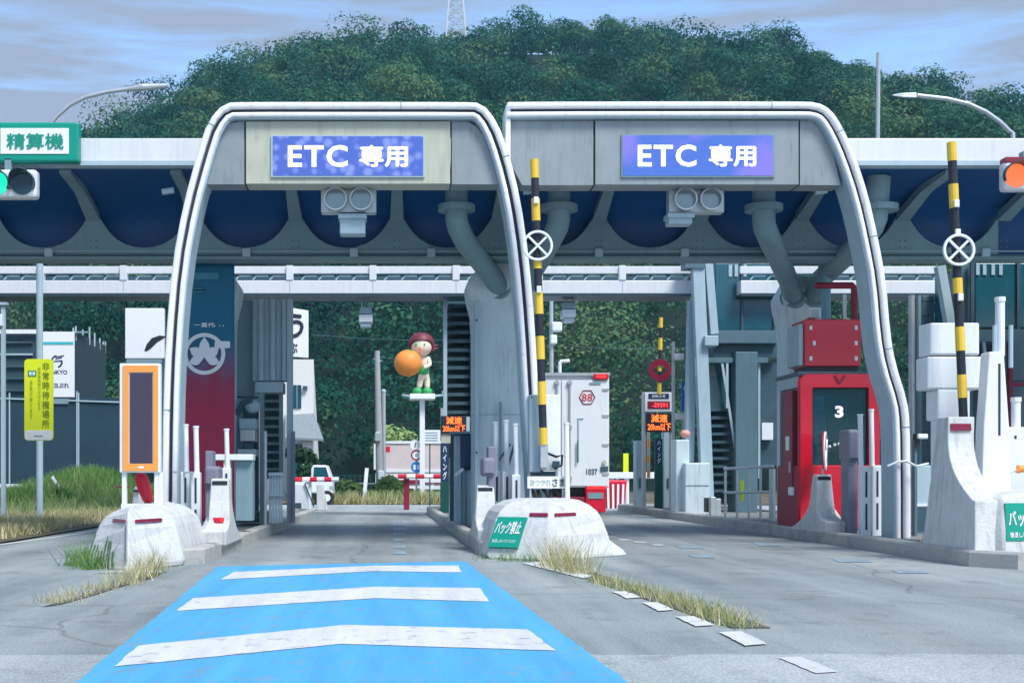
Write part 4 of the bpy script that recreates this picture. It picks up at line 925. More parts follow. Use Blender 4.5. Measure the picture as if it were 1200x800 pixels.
# white boxes stacked behind the tall nose
Y = 17.6
for a, lab in [((1090,1148,378,416),'blank white box, upper one of the stack behind the right barrier arm'), ((1087,1152,417.5,456),'blank white box, middle one of the stack behind the right barrier arm'), ((1099,1126,456,492),'narrow white box at the bottom of the stack behind the right barrier arm')]:
    t = thing('equipment_box', lab, 'equipment box', (X((a[0]+a[1])/2,Y), Y, Z(a[3],Y)), 'white equipment boxes on the right island')
    bd = B().pbox(a[0],a[1],a[2],a[3],Y,Y+.4).build('case', M['white'], t, bevel=.025, seg=3)
    B().box(X(a[0],Y)+.03, X(a[1],Y)-.03, Y-.004, Y+.01, Z(a[3],Y)+.02, Z(a[3],Y)+.028).build('seam', M['lsteel'], bd)
t = thing('equipment_cabinet', 'tall white cabinet carrying the stacked boxes behind the tall nose', 'cabinet', (X(1118,18.1),18.1,.14))
B().pbox(1104,1137,440,625,18.1,18.5).build('case', M['white'], t, bevel=.02)
B().pbox(1106,1135,455,456,18.09,18.12).build('seam', M['lsteel'], t)
# rope with orange end
rp_ = B().tube([(X(1143,17.0),17.0,Z(549,17.0))] + [W(1143+ (1190-1143)*f, 549+ 6*math.sin(f*3), 17.0) for f in (.25,.5,.75,1)], .025, 8)
tag(rp_.build('barrier_rope', M['white'], org=W(1166,553,17.0), smooth=True), 'sagging white plastic rope behind the tall nose', 'rope')
tag(B().tube([W(1191,553,17.0), W(1194,549,17.0), W(1203,549,17.0)], [.03,.055,.045], 10).build('orange_float', M['orange'], org=W(1195,550,17), smooth=True), 'orange float at the end of the white rope at the right edge', 'float')
rp_ = B().tube([W(1040,546,19.3), W(1052,541,19.3), W(1062,540,19.3), W(1074,546,19.2), W(1088,543,19.2)], .018, 8)
tag(rp_.build('barrier_rope', M['white'], org=W(1062,543,19.3), smooth=True), 'thin white rope hanging from the right leg of the right arch', 'rope')

# ---------------------------------------------------------------- red toll booth
Y = 22.2; x0, x1 = X(938,Y), X(1031,Y); zt = Z(438,Y); z0 = .2; yb_ = 23.5
t = thing('toll_booth', 'red rounded toll booth with a big window marked 3 on the right island', 'toll booth', ((x0+x1)/2, Y, .14))
def rrect(xa, xb, za, zb2, r, n=5):
    P = []
    for cx, cz, a0 in ((xb-r,zb2-r,0),(xa+r,zb2-r,90),(xa+r,za+r,180),(xb-r,za+r,270)):
        for k in range(n+1): a = R(a0+90*k/n); P.append((cx+math.cos(a)*r, cz+math.sin(a)*r))
    return P
wz0, wz1, wx0, wx1 = Z(545,Y), Z(454,Y), X(952,Y), X(1018,Y)
oP, iP = rrect(x0,x1,z0,zt,.13), rrect(wx0,wx1,wz0,wz1,.03)
n = len(oP); mb = MB()
vs = [(p[0],Y,p[1]) for p in oP] + [(p[0],Y,p[1]) for p in iP] + [(p[0],Y+.09,p[1]) for p in iP] + [(p[0],Y+.16,p[1]) for p in oP]
mb.add(vs, [(k*n+j, k*n+(j+1) % n, (k+1)*n+(j+1) % n, (k+1)*n+j) for k in range(3) for j in range(n)])
mb.build('front_frame', M['red'], t, bevel=.012)
B().box(wx0, wx1, Y+.07, Y+.085, wz0, wz1).build('window', M['boothglass'], t)
gk = MB()
for a_ in ((wx0,wx0+.02,wz0,wz1),(wx1-.02,wx1,wz0,wz1),(wx0+.02,wx1-.02,wz0,wz0+.02),(wx0+.02,wx1-.02,wz1-.02,wz1)): gk.box(a_[0],a_[1],Y+.055,Y+.069,a_[2],a_[3])
gk.build('window_gasket', M['rubber'], t)
B().pbox(953,968,480,512,Y+.55,Y+.8).build('white_machine', M['lsteel'], t, bevel=.02)
B().pbox(990,1004,500,520,Y+.5,Y+.55).build('monitor', M['black'], t, bevel=.01); B().pbox(996,998,520,540,Y+.55,Y+.6).build('monitor_stand', M['black'], t)
B().tube([W(1003,455,Y+.9), W(1003,530,Y+.9)], .02, 6).build('inner_pole', M['lsteel'], t)
B().pbox(975,989,515,545,Y+.8,Y+1.0).build('chair_back', M['dblue'], t, bevel=.04)
B().box(X(986.5,Y)-.2, X(986.5,Y)+.2, Y+.4, Y+.9, z0+.3, 1.25).build('desk', M['dsteel'], t)
wn = [o for o in bpy.data.objects if o.parent == t and o.name.startswith('window')][0]
text('3', wn, M['sigwhite_lit'], (X(985,Y), Y+.066, Z(482,Y)), X(990,Y)-X(980,Y), .205, bold=.04)
B().bar((X(978,Y),Y-.012,Z(440,Y)), (X(984,Y),Y-.012,Z(449,Y)), .035, .02).build('emblem', M['dred'], t)
B().bar((X(984,Y),Y-.010,Z(449,Y)), (X(990,Y),Y-.010,Z(440,Y)), .035, .02).build('emblem', M['dred'], t)
# side wall facing the lane: posts, window, low wall, door
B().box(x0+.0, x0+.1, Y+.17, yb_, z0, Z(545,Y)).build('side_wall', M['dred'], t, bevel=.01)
B().box(x0+.0, x0+.1, Y+.17, yb_, zt-.22, zt-.02).build('side_header', M['lsteel'], t, bevel=.01)
B().box(x0+.04, x0+.06, Y+.2, yb_-.1, Z(545,Y), zt-.22).build('side_window', M['boothglass'], t)
B().box(x0-.03, x0-.022, 22.75, 22.95, 1.55, 1.8).build('notice', M['signwhite'], t); B().box(x0-.05, x0-.02, 22.66, 22.7, 1.15, 1.35).build('door_handle', M['galv'], t)
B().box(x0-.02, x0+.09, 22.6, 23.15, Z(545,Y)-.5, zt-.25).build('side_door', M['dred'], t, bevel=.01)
B().box(x0+.0, x0+.09, yb_-.12, yb_, Z(545,Y), zt-.22).build('corner_post', M['galv'], t)
B().box(x0+.02, x1-.02, yb_, yb_+.1, z0, 1.25).build('rear_wall', M['dred'], t)
B().box(x0+.02, x1-.02, yb_, yb_+.1, zt-.3, zt-.05).build('rear_header', M['lsteel'], t); B().box(x0+.1, x1-.1, yb_+.04, yb_+.05, 1.25, zt-.3).build('rear_window', M['boothglass'], t)
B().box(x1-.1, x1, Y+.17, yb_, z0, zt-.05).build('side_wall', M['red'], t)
B().box(x0-.02, x1-.02, Y+.1, yb_+.1, zt-.03, zt+.05).build('roof', M['dsteel'], t, bevel=.02)
B().box(X(968,Y), X(1006,Y), Y+.12, Y+.5, Z(530,Y), Z(508,Y)).build('counter', M['black'], wn)
for px in (966,972,978,983): B().ball(W(px,523-(px%4),Y-.05), .028).build('white_knob', M['white'], t)
B().box(x0-.05, x0+.02, 22.55, 22.75, .75, .9).build('lamp_cluster', M['signwhite'], t, bevel=.02)
# red cabinet on the roof
Yc = 22.5
t = thing('roof_cabinet', 'red bolted metal cabinet standing on the booth roof', 'cabinet', (X(975,Yc), Yc, zt+.05))
c_ = B().box(X(943,Yc), X(1009,Yc), Yc, Yc+.75, Z(429,Yc), Z(374,Yc)).build('case', M['red'], t, bevel=.015)
B().box(X(943,Yc)-.09, X(943,Yc)-.003, Yc+.05, Yc+.72, Z(428,Yc), Z(379,Yc)).build('side_panel', M['lsteel'], t, bevel=.02)
for py in (384,402,420):
    for px in (950 if py != 402 else 954, 1003): B().box(X(px,Yc)-.025, X(px,Yc)+.025, Yc-.02, Yc+.01, Z(py+2.5,Yc), Z(py-2.5,Yc)).build('latch', M['white'], c_, bevel=.005)
B().box(X(945,Yc), X(1007,Yc), Yc+.05, Yc+.7, zt+.05, Z(429,Yc)).build('plinth', M['black'], t)
t = thing('pipe_frame', 'dark red square pipe frame rising behind the roof cabinet', 'pipe frame', W(1001,374,22.9))
B().tube([W(955,334.5,22.9), W(999,334.5,22.9), W(1001,336.5,22.9), W(1001,374,22.9)], .06, 8).build('pipe', M['dred'], t)
B().tube([W(990,374,23.0), W(990,345,23.0)], .035, 8).build('white_rod', M['white'], t)
t = thing('vent_pipe', 'pale blue vent pipe with a wide grey collar above the booth', 'pipe', W(968,388,23.4))
M['paleblue'] = mat('pale_blue_paint', (.2,.42,.5), .45, var=.1, dirt=.3, dirtcol=(.15,.25,.3), streak=True)
B().tube([W(968,374,23.4), W(968,318,23.4)], .085, 14).build('pipe', M['paleblue'], t, smooth=True)
B().tube([W(968,318,23.4), W(968,300,23.4)], .14, 14).build('collar', M['steel'], t, smooth=True)
t = thing('loudspeaker', 'small white box speaker beside the vent pipe on the booth', 'speaker', W(955,374,22.8))
B().pbox(949,962,360,372,22.8,23.1).build('case', M['white'], t, bevel=.025); B().pbox(951,960,362,370,22.79,22.81).build('grille', M['lsteel'], t)
# red reflective stop disc turned nearly edge-on
t = thing('stop_disc', 'red disc with a white cross turned sideways above the right guard', 'disc sign', (X(966,21.7),21.7,Z(555,21.7)))
c = Vector((X(965,21.7),21.7,Z(528,21.7))); uu = Vector((.38,.92,0)).normalized()
def odisc(r0, r1, off, n=26):
    nr = uu.cross(Vector((0,0,1))); nr = nr if nr.y < 0 else -nr; m_ = MB(); vs = []
    for k in range(n):
        a = 2*math.pi*k/n
        for q, e in ((r0,0),(r1,0),(r1,.02),(r0,.02)): vs.append(c + (uu*math.cos(a) + Vector((0,0,1))*math.sin(a))*q + nr*(off+e))
    m_.add(vs, [(k*4+i, k*4+(i+1) % 4, ((k+1) % n)*4+(i+1) % 4, ((k+1) % n)*4+i) for k in range(n) for i in range(4)]); return m_
odisc(.01, .33, 0).build('disc', M['red'], t); odisc(.28, .33, .024).build('rim', M['white'], t)
nr = uu.cross(Vector((0,0,1))); nr = nr if nr.y < 0 else -nr
for s_ in (-1,1):
    d = (uu*s_ + Vector((0,0,1)))*.2; B().bar(c-d+nr*.03, c+d+nr*(.03+.003*s_), .05, .012).build('cross_bar', M['white'], t)
B().tube([c+Vector((0,.03,-.3)), (c.x,c.y+.03,.9)], .02, 8).build('stem', M['galv'], t)

# railing on the right island
Y = 28.4; xs0, xs1 = X(850,Y), X(905,Y)
t = thing('railing', 'galvanised tube railing with five uprights left of the red booth', 'railing', ((xs0+xs1)/2,Y,.14))
for k in range(5):
    f = k/4; x = xs0+(xs1-xs0)*f; yy = Y - 1.6*f; xx = X(850+55*f, yy)
    B().tube([(xx,yy,.14),(xx,yy,Z(549,yy)+.05*(1-f))], .028 if k < 4 else .07, 8).build('upright', M['galv'], t)
for (pya, pyb) in ((549,546),(577,576)):
    B().tube([W(849,pya,Y), W(906,pyb,Y-1.6)], .03, 8).build('rail', M['galv'], t)
tag(B().box(X(867,27.9), X(871,27.9), 27.85, 27.88, Z(587,27.9), Z(563,27.9)).build('warning_strip', M['sigyellow'], org=W(869,587,27.9), bevel=.005), 'small yellow strip plate on the railing left of the booth', 'plate')

# ---------------------------------------------------------------- stair tower with glazed cab (right island)
Y = 33.4
t = thing('stair_tower', 'grey steel stair tower with teal glazed cab behind the red booth', 'stair tower', (X(870,Y),Y,.14))
B().pbox(838,906,308,387,Y,Y+2.0).build('glazed_cab', M['teal'], t, bevel=.02)
for px in (836,870,908): B().pbox(px-1.5,px+1.5,306,389,Y-.05,Y+.02).build('mullion', M['dsteel'], t)
for px in (854,861,871): B().pbox(px,px+4,310,324,Y-.03,Y-.005).build('louvre', M['lsteel'], t)
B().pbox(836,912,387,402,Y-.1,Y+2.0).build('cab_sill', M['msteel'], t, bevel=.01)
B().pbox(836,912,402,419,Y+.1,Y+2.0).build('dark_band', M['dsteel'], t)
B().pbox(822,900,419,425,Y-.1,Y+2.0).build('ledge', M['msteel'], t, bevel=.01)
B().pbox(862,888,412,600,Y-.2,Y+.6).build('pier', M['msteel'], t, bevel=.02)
B().pbox(828,862,425,478,Y+.25,Y+.35).build('glass_panel', M['teal'], t)
for k in range(11):
    B().pbox(833,866,478+k*9.5,481.5+k*9.5,Y+.1+k*-.0,Y+1.2).build('tread', M['dsteel'], t)
B().pbox(830,868,478,590,Y+1.3,Y+1.35).build('back_wall', M['dsteel'], t)
B().pbox(888,912,425,545,Y+.4,Y+.5).build('dark_panel', M['dsteel'], t)
B().pbox(893,906,495,515,Y+.2,Y+.36).build('lit_notice', M['signwhite'], t)
B().bar(W(846,425,Y-.05), W(864,540,Y-.05), .06, .06).build('diagonal', M['lsteel'], t)
B().bar(W(852,425,Y-.06), W(852,478,Y-.06), .06, .06).build('mullion', M['lsteel'], t)
B().pbox(888.5,891,425,560,Y,Y+.1).build('post', M['lsteel'], t)
Y = 32.6
for (a, b_, w_, lab) in [((817,308),(829,600),.30,'leg'),((829,306),(836,392),.2,'leg')]:
    B().bar(W(*a,Y), W(*b_,Y), w_, .3).build(lab, M['lsteel'], t, bevel=.01)
B().bar(W(811,352,Y+.3), W(806,600,Y+.3), .22, .25).build('leg', M['lsteel'], t, bevel=.01)
B().bar(W(818,400,Y-.05), W(818,440,Y-.05), .12, .1).build('slot_light', M['signwhite'], t)
B().pbox(826,842,393,405,Y-.3,Y+.3).build('joint_box', M['lsteel'], t, bevel=.02)
B().pbox(803,826,306,314,Y-.2,Y+.3).build('cap_plate', M['msteel'], t)
# concrete block in front of it
Y = 32.0
t = thing('equipment_block', 'grey concrete equipment block with bolts at the foot of the stair tower', 'concrete block', (X(812,Y),Y,.14))
B().pbox(792,808,515,604,Y+.2,Y+.8).build('rear_block', M['colgrey'], t, bevel=.03)
B().pbox(803,832,542,606,Y-.1,Y+.6).build('front_block', M['colgrey'], t, bevel=.03)
B().pbox(804,831,568,569,Y-.112,Y-.09).build('seam', M['steel'], t)
for k, (px, py) in enumerate([(836,590),(842,592)]):
    tag(B().pbox(px-3,px+3,py-8,py+14,30.5,30.7).build('junction_box', M['galv'], org=W(px,py+14,30.5), bevel=.01), ['small galvanised junction box left of the railing, the left one','small galvanised junction box left of the railing, the right one'][k], 'junction box', 'junction boxes by the railing')
tag(B().pbox(828,833,583,600,31.0,31.3).build('black_box', M['black'], org=W(830,600,31.0), bevel=.02), 'small black box between the concrete block and the junction boxes', 'box')

# ---------------------------------------------------------------- far signs in lane 2
def led_sign(px0, px1, py0, py1, Y, label, pole_px, zg, header=False):
    t = thing('led_sign', label, 'led sign', (X((px0+px1)/2,Y), Y, zg), 'lit red slow down signs')
    f = B().pbox(px0,px1,py0,py1,Y,Y+.2).build('case', M['black'], t, bevel=.01)
    cx = (px0+px1)/2; h = py1-py0
    text('減速', f, M['led_or'], (X(cx,Y),Y-.012,Z(py0+h*.27,Y)), (X(px1,Y)-X(px0,Y))*.62, (Z(py0,Y)-Z(py1,Y))*.42, bold=.004)
    text('20km以下', f, M['led_or'], (X(cx,Y),Y-.012,Z(py0+h*.73,Y)), (X(px1,Y)-X(px0,Y))*.88, (Z(py0,Y)-Z(py1,Y))*.40, bold=.004)
    return t, f
M['seven'] = emis('lit_red_digits', (1,.05,.06), .9)
t, f = led_sign(757, 788, 484, 506, 37.6, 'red lit speed sign under a white price board, right of the truck', 768, .15)
h = B().pbox(756,788,459.5,482,37.6,37.8).build('upper_board', M['signwhite'], t, bevel=.01)
B().pbox(760,784,461,467,37.585,37.61).build('header_band', M['dblue'], h); text('お知らせ', h, M['signwhite'], (X(772,37.57),37.575,Z(464,37.6)), .4, .09)
d = B().pbox(759,785,470,479,37.585,37.61).build('digit_panel', M['dred'], h); text('-29391', d, M['seven'], (X(773,37.6),37.575,Z(474.5,37.6)), .45, .13, bold=.01)
B().pbox(753,757,459,604,37.65,37.8).build('post', M['galv'], t); B().pbox(785,788,506,600,37.65,37.8).build('post', M['galv'], t)
t, f = led_sign(517, 547, 487, 507.5, 33.0, 'red lit speed sign over the dark green board on the middle island', 520, .15)
B().pbox(546.5,550.5,488,508,33.0,33.2).build('side_plate', M['lsteel'], t)
B().pbox(517,528,507.5,519,33.05,33.2).build('cream_plate', M['cream'], t)
B().pbox(516.5,520,478,510,33.1,33.2).build('post', M['galv'], t)
def board(px0, px1, pya, pym, pyb, Y, s_, label):
    t = thing('vertical_board', label, 'sign board', (X((px0+px1)/2,Y),Y,.14), 'dark vertical sign boards')
    b = B().box(X(px0,Y), X(px1,Y), Y, Y+.12, Z(pym,Y), Z(pya,Y)).build('upper_board', M['dblue'], t, bevel=.01)
    B().box(X(px0,Y)-.01, X(px1,Y)+.01, Y-.01, Y+.13, .14, Z(pym,Y)).build('lower_board', M['dgreen'], t, bevel=.01)
    text(s_, b, M['signwhite'], (X((px0+px1)/2,Y),Y-.004,Z(pya+(pym-pya)*.5,Y)), (X(px1,Y)-X(px0,Y))*.5, (Z(pya,Y)-Z(pym,Y))*.85, vertical=True, bold=.01)
board(516.5, 526, 519, 565, 602, 32.6, 'ハイング', 'dark vertical board with white letters under the lit sign, middle island')
board(768, 776.5, 514, 545, 601, 36.9, 'ハイング', 'dark vertical board with white letters under the lit sign, right island')
# pale cabinets round the far sign
for a, Yc, lab, pole in [((745,757,516,604),38.4,'tall pale cabinet with door lock left of the far dark board',0),((778,788,505,600),38.2,'tall pale cabinet right of the far dark board',0)]:
    t = thing('equipment_cabinet', lab, 'cabinet', (X((a[0]+a[1])/2,Yc),Yc,.14), 'cabinets on the islands')
    b = B().box(X(a[0],Yc),X(a[1],Yc),Yc,Yc+.4,.14,Z(a[2],Yc)).build('case', M['lsteel'], t, bevel=.015); B().pbox(a[0]+4,a[0]+6,560,572,Yc-.03,Yc).build('lock', M['dsteel'], b)
t = thing('marker_post', 'red and white banded marker post in front of the far cabinet', 'post', (X(760,37.4),37.4,.14))
mb1, mb2 = MB(), MB()
for k in range(6): (mb1 if k % 2 else mb2).tube([W(760,506+k*9,37.4), W(760,515+k*9,37.4)], .05, 8)
multi('post', [(mb2, M['cream']), (mb1, M['orange'])], t)
# thin light pole with camera boxes and blue arrow sign
t = thing('camera_pole', 'slim white pole with two small camera boxes near the stair tower', 'pole', (X(789.5,35),35,.14))
B().box(X(788,35), X(791,35), 35, 35.1, .14, Z(400,35)).build('pole', M['galv'], t)
for py, px in ((418,797),(488,798)):
    b = B().pbox(px-6,px+5,py-4,py+3,34.9,35.2).build('camera', M['white'], t, bevel=.02); B().pbox(791,px-4,py-1,py+1,35.0,35.05).build('arm', M['galv'], b)
t = thing('arrow_sign', 'narrow blue sign with a white up arrow beside the slim pole', 'sign', (X(802,35.2),35.2,Z(481,35.2)))
b = B().pbox(798.5,806,447,481,35.2,35.25).build('plate', M['blue'], t, bevel=.01)
B().add([W(802.2,476,35.19),W(804,476,35.19),W(804,456,35.19),W(805.6,456,35.19),W(803,449,35.19),W(800.6,456,35.19),W(802.2,456,35.19)], [tuple(range(7))]).build('arrow', M['signwhite'], b)
tag(B().box(X(800,35.2),X(804,35.2),35.26,35.3,.14,Z(450,35.2)).build('sign_post', M['galv'], org=(X(802,35.2),35.28,.14)), 'thin galvanised post behind the blue arrow sign', 'post')
tag(B().ball(W(803,508,32.4), .13, .12, .1).build('pink_bollard_cap', mat('pink_plastic',(.75,.35,.28),.5), org=W(803,512,32.4), smooth=True), 'small pink rounded cap on the concrete block', 'cap')

# ---------------------------------------------------------------- truck
Y = 33.0; x0, x1 = X(601,Y), X(714.5,Y); zt, zb_ = Z(438,Y), Z(571,Y)
t = thing('box_truck', 'white box truck driving away in the right lane, marked 88 and 1037', 'truck', ((x0+x1)/2, Y, 0))
M['truckwhite'] = mat('truck_white', (.74,.77,.79), .35, var=.05, dirt=.25, dirtcol=(.45,.48,.5), streak=True)
bd = B().box(x0, x1, Y+.06, Y+7.5, zb_, zt).build('cargo_box', M['truckwhite'], t, bevel=.03)
xm = (x0+x1)/2
for xa, xb in ((x0+.05, xm-.01), (xm+.01, x1-.05)):
    d = B().box(xa, xb, Y, Y+.05, zb_+.04, zt-.16).build('rear_door', M['truckwhite'], t, bevel=.01)
    for f in ((.30,.7) if xa > xm else (.3,.7)):
        x = xa + (xb-xa)*(f if f < .5 else f) ; 
    hx = xb if xa > xm else xa
    for z in (zb_+.35, zb_+1.1, zb_+1.85, zt-.4):
        B().box(hx-.14 if xa > xm else hx-.03, hx+.03 if xa > xm else hx+.14, Y-.02, Y+.005, z-.04, z+.04).build('hinge', M['galv'], d, bevel=.006)
for px in (653, 668):
    r = B().tube([W(px,444,Y-.05), W(px,568,Y-.05)], .022, 8).build('lock_bar', M['galv'], t)
    for py in (448, 560, 500): B().pbox(px-2.5,px+2.5,py-2,py+2,Y-.08,Y-.0).build('bracket', M['galv'], r)
B().pbox(677.5,678.7,490,540,Y-.03,Y-.006).build('handle_edge', M['lsteel'], t); B().pbox(677,684,489.5,490.5,Y-.025,Y-.006).build('handle_edge', M['lsteel'], t)
B().bar(W(677,516,Y-.06), W(677,542,Y-.06), .03, .03).build('door_handle', M['dsteel'], t)
B().pbox(600,715,436.5,440,Y-.03,Y+.1).build('top_rail', M['galv'], t)
lg = B().pbox(696,713,437.5,444.5,Y-.06,Y-.0).build('marker_lamp', M['red'], t, bevel=.02)
B().pbox(699,710,439.5,442.5,Y-.065,Y-.05).build('lamp_glass', M['led_red'], lg)
hxp = lambda r_, c: [(c.x+math.cos(R(60*k))*r_*1.0, c.z+math.sin(R(60*k))*r_) for k in range(6)]
c = W(688,465.5,Y); hx6 = B(); a, b_ = hxp(.215, c), hxp(.185, c); vs = [(p[0],Y-.012,p[1]) for p in a] + [(p[0],Y-.012,p[1]) for p in b_]
hx6.add(vs, [(k,(k+1) % 6,6+(k+1) % 6,6+k) for k in range(6)]); em = hx6.build('hexagon_mark', M['refl'], t)
text('88', em, M['red'], (c.x,Y-.013,c.z), .27, .19, bold=.0)
text('1037', t, M['dblue'], (X(693.5,Y),Y-.012,Z(552.5,Y)), X(700,Y)-X(687,Y), Z(549,Y)-Z(556,Y), bold=.02, name='number_mark')
text('Ztons', t, M['dsteel'], (X(697,Y),Y-.012,Z(449,Y)), X(704,Y)-X(690,Y), .09, bold=.01, name='model_mark') if False else None
B().pbox(691,704,448,450.2,Y-.02,Y-.006).build('small_badge', M['steel'], t)
B().disc(W(708,541.5,Y-.03), .055, .03).build('round_badge', M['cream'], t)
B().pbox(704,713,546,552,Y-.04,Y-.0).build('latch', M['dsteel'], t, bevel=.01)
# rear end below the box
B().box(x0+.1, x1-.15, Y+.3, Y+7.3, zb_-.25, zb_-.02).build('chassis', M['black'], t)
tl = B().pbox(686.5,710,562.5,600,Y+.04,Y+.3).build('tail_panel', M['red'], t, bevel=.02)
B().pbox(688,710,564.5,572.5,Y+.02,Y+.06).build('tail_lamp', M['led_red'], tl); B().pbox(689,707,577,584,Y+.02,Y+.06).build('number_plate', M['steel'], tl)
tl = B().pbox(606,629,562.5,600,Y+.04,Y+.3).build('tail_panel', M['red'], t, bevel=.02)
B().pbox(606,628,564.5,572.5,Y+.02,Y+.06).build('tail_lamp', M['led_red'], tl)
B().box(x0+.15, x1-.2, Y+.1, Y+.22, .38, .55).build('bumper', M['dred'], t, bevel=.01)
for xx in (x0+.15, x1-.55):
    for yy in (Y+1.3, Y+2.5, Y+8.3):
        w_ = B().tube([(xx,yy,.48),(xx+.42,yy,.48)], .48, 20).build('wheel', M['rubber'], t, smooth=True)
        B().tube([(xx-.01,yy,.48),(xx+.43,yy,.48)], .26, 14).build('rim', M['galv'], w_)
    B().box(xx, xx+.42, Y+.65, Y+.67, .12, .75).build('mudflap', M['rubber'], t)
B().box(x0+.1, x1-.1, Y+7.7, Y+9.6, .55, 2.7).build('cab', M['truckwhite'], t, bevel=.12)
B().box(x1-.105, x1-.09, Y+8.2, Y+9.2, 1.6, 2.4).build('cab_window', M['glass'], t)

# red and white water barrier, guard rail, yellow post behind the truck
Y = 43.0
t = thing('crash_barrier', 'red and white striped crash cushion at the end of the right island', 'crash barrier', (X(723,Y),Y,0))
r1, r2 = MB(), MB()
pxs = [(711,713),(713.5,716.5),(717,719.5),(720,723),(723.5,726),(726.5,729.5),(730,732)]
B().loft([[(X(711,Y),Y+.06,0),(X(732,Y),Y+.06,0),(X(730,Y),Y+.9,0),(X(713,Y),Y+.9,0)],[(X(709.5,Y),Y+.06,Z(562,Y)),(X(736,Y),Y+.06,Z(562,Y)),(X(733,Y),Y+.9,Z(562,Y)),(X(713,Y),Y+.9,Z(562,Y))]]).build('body', M['red'], t, bevel=.06)
for k in range(4):
    a = 712.5 + k*5.4; B().bar(W(a+.6,597,Y+.02), W(a-.2+k*.6,567,Y+.02), .07, .05).build('white_stripe', M['signwhite'], t)
t = thing('guard_rail', 'white guard rail with posts beyond the truck', 'guard rail', (X(740,46),46,0))
B().pbox(700,800,553,560.5,46,46.06).build('rail', M['white'], t, bevel=.02)
for px in (718,724,736,748): B().box(X(px,46)-.05,X(px,46)+.05,46.07,46.17,0,Z(554,46)).build('post', M['white'], t)
t = thing('yellow_post', 'narrow yellow plate post behind the white guard rail', 'post', (X(733.5,47),47,0))
B().pbox(730.5,736.5,531,556,47,47.06).build('plate', M['sigyellow'], t); B().box(X(733.5,47)-.04,X(733.5,47)+.04,47.06,47.12,0,Z(540,47)).build('stem', M['galv'], t)
# ---------------------------------------------------------------- left island: orange framed board
Y = 16.4
t = thing('framed_board', 'dark narrow board in an orange frame standing on the left concrete nose', 'sign board', (X(164,Y),Y,.7))
B().pbox(140,188,425.5,553.5,Y+.02,Y+.14).build('backing', M['white'], t, bevel=.012)
fr = MB()
for a in ((144,185,428,436),(144,185,543,551.5),(144,150.5,436,543),(179.5,185,436,543)): fr.pbox(*a,Y,Y+.03)
fr.build('orange_frame', M['orange'], t)
B().pbox(152.2,178.3,437,542.5,Y+.004,Y+.03).build('display', M['led'], t)
B().pbox(162,168,546,548.5,Y-.006,Y+.01).build('maker_plate', M['signwhite'], t)
for px in (144.5, 182.5, 188): B().box(X(px,Y)-.028, X(px,Y)+.028, Y+.05, Y+.12, .62, Z(553,Y)).build('leg', M['white'], t)
B().pbox(142,186,590,597,Y+.03,Y+.14).build('cross_bar', M['white'], t)
B().pbox(135,152,569.5,571,Y+.1,Y+.13).build('side_rod', M['dred'], t)
# red cloth cover hung behind the board
Y = 16.8
rings = []
for k, (py, pxc, hw) in enumerate([(553,165,7),(562,166,8),(572,169,8.5),(582,172,7),(590,174,6)]):
    rings.append([(X(pxc+hw*math.cos(a),Y), Y+.08*math.sin(a)+.02*math.sin(a*3+k), Z(py,Y)) for a in [2*math.pi*i/14 for i in range(14)]])
tag(B().loft(rings).build('cloth_cover', M['red'], org=W(170,590,Y), smooth=True, sub=1), 'red cloth cover hanging under the orange framed board', 'cover')
t = thing('marker_block', 'small white tapered block with a dark strip behind the left nose', 'marker block', W(159,596,17.2))
B().loft([[(X(151,17.2),17.2,.4),(X(167,17.2),17.2,.4),(X(167,17.2),17.5,.4),(X(151,17.2),17.5,.4)],[(X(156,17.2),17.25,Z(570,17.2)),(X(163,17.2),17.25,Z(570,17.2)),(X(163,17.2),17.45,Z(570,17.2)),(X(156,17.2),17.45,Z(570,17.2))]]).build('body', M['concrete'], t, bevel=.02)
B().pbox(156.5,163,573.5,576,17.2,17.24).build('strip', M['black'], t)
# red and yellow posts between board and banner
for a, m, lab in [((204,206.5,541,605),'red','thin red post between the framed board and the slotted sensor posts')]:
    t = thing('red_post', lab, 'post', (X(204,19.2),19.2,.14)); B().box(X(202,19.2),X(206.5,19.2),19.2,19.3,.14,Z(541,19.2)).build('post', M['red'], t, bevel=.01)
    B().pbox(192,206.5,545,551,19.18,19.3).build('cross_arm', M['red'], t, bevel=.01)
t = thing('pole_sleeve', 'green and yellow sleeve on a thin pole left of the banner', 'sleeve', (X(210,20.5),20.5,.14))
B().tube([W(210.5,480,20.5), W(210.5,525,20.5)], .055, 10).build('green_sleeve', M['green'], t); B().tube([W(210.5,525,20.5), W(210.5,534,20.5)], .056, 10).build('yellow_band', M['yellow'], t)
B().tube([W(210.5,534,20.5), (X(210.5,20.5),20.5,.14)], .055, 10).build('dark_base', M['black'], t)
tag(B().bar(W(203,553,18.9), W(229,553.5,18.3), .03, .03).build('tie_bar', M['white'], org=W(216,553,18.6)), 'thin white tie bar joining the left pair of slotted posts', 'bar')
# red lamp at the guard foot, low rail
t = thing('red_lamp', 'small red lamp on the foot of the left concrete guard', 'lamp', W(258,613,16.85))
B().loft([[W(249,606,16.8),W(263,606,16.8),W(263,606,16.98),W(249,606,16.98)],[W(251,613,16.8),W(262,613,16.8),W(262,613,16.98),W(251,613,16.98)]]).build('body', M['red'], t, bevel=.015)
B().disc(W(260,609,16.79), .03, .02).build('lens', M['led_red'], t)

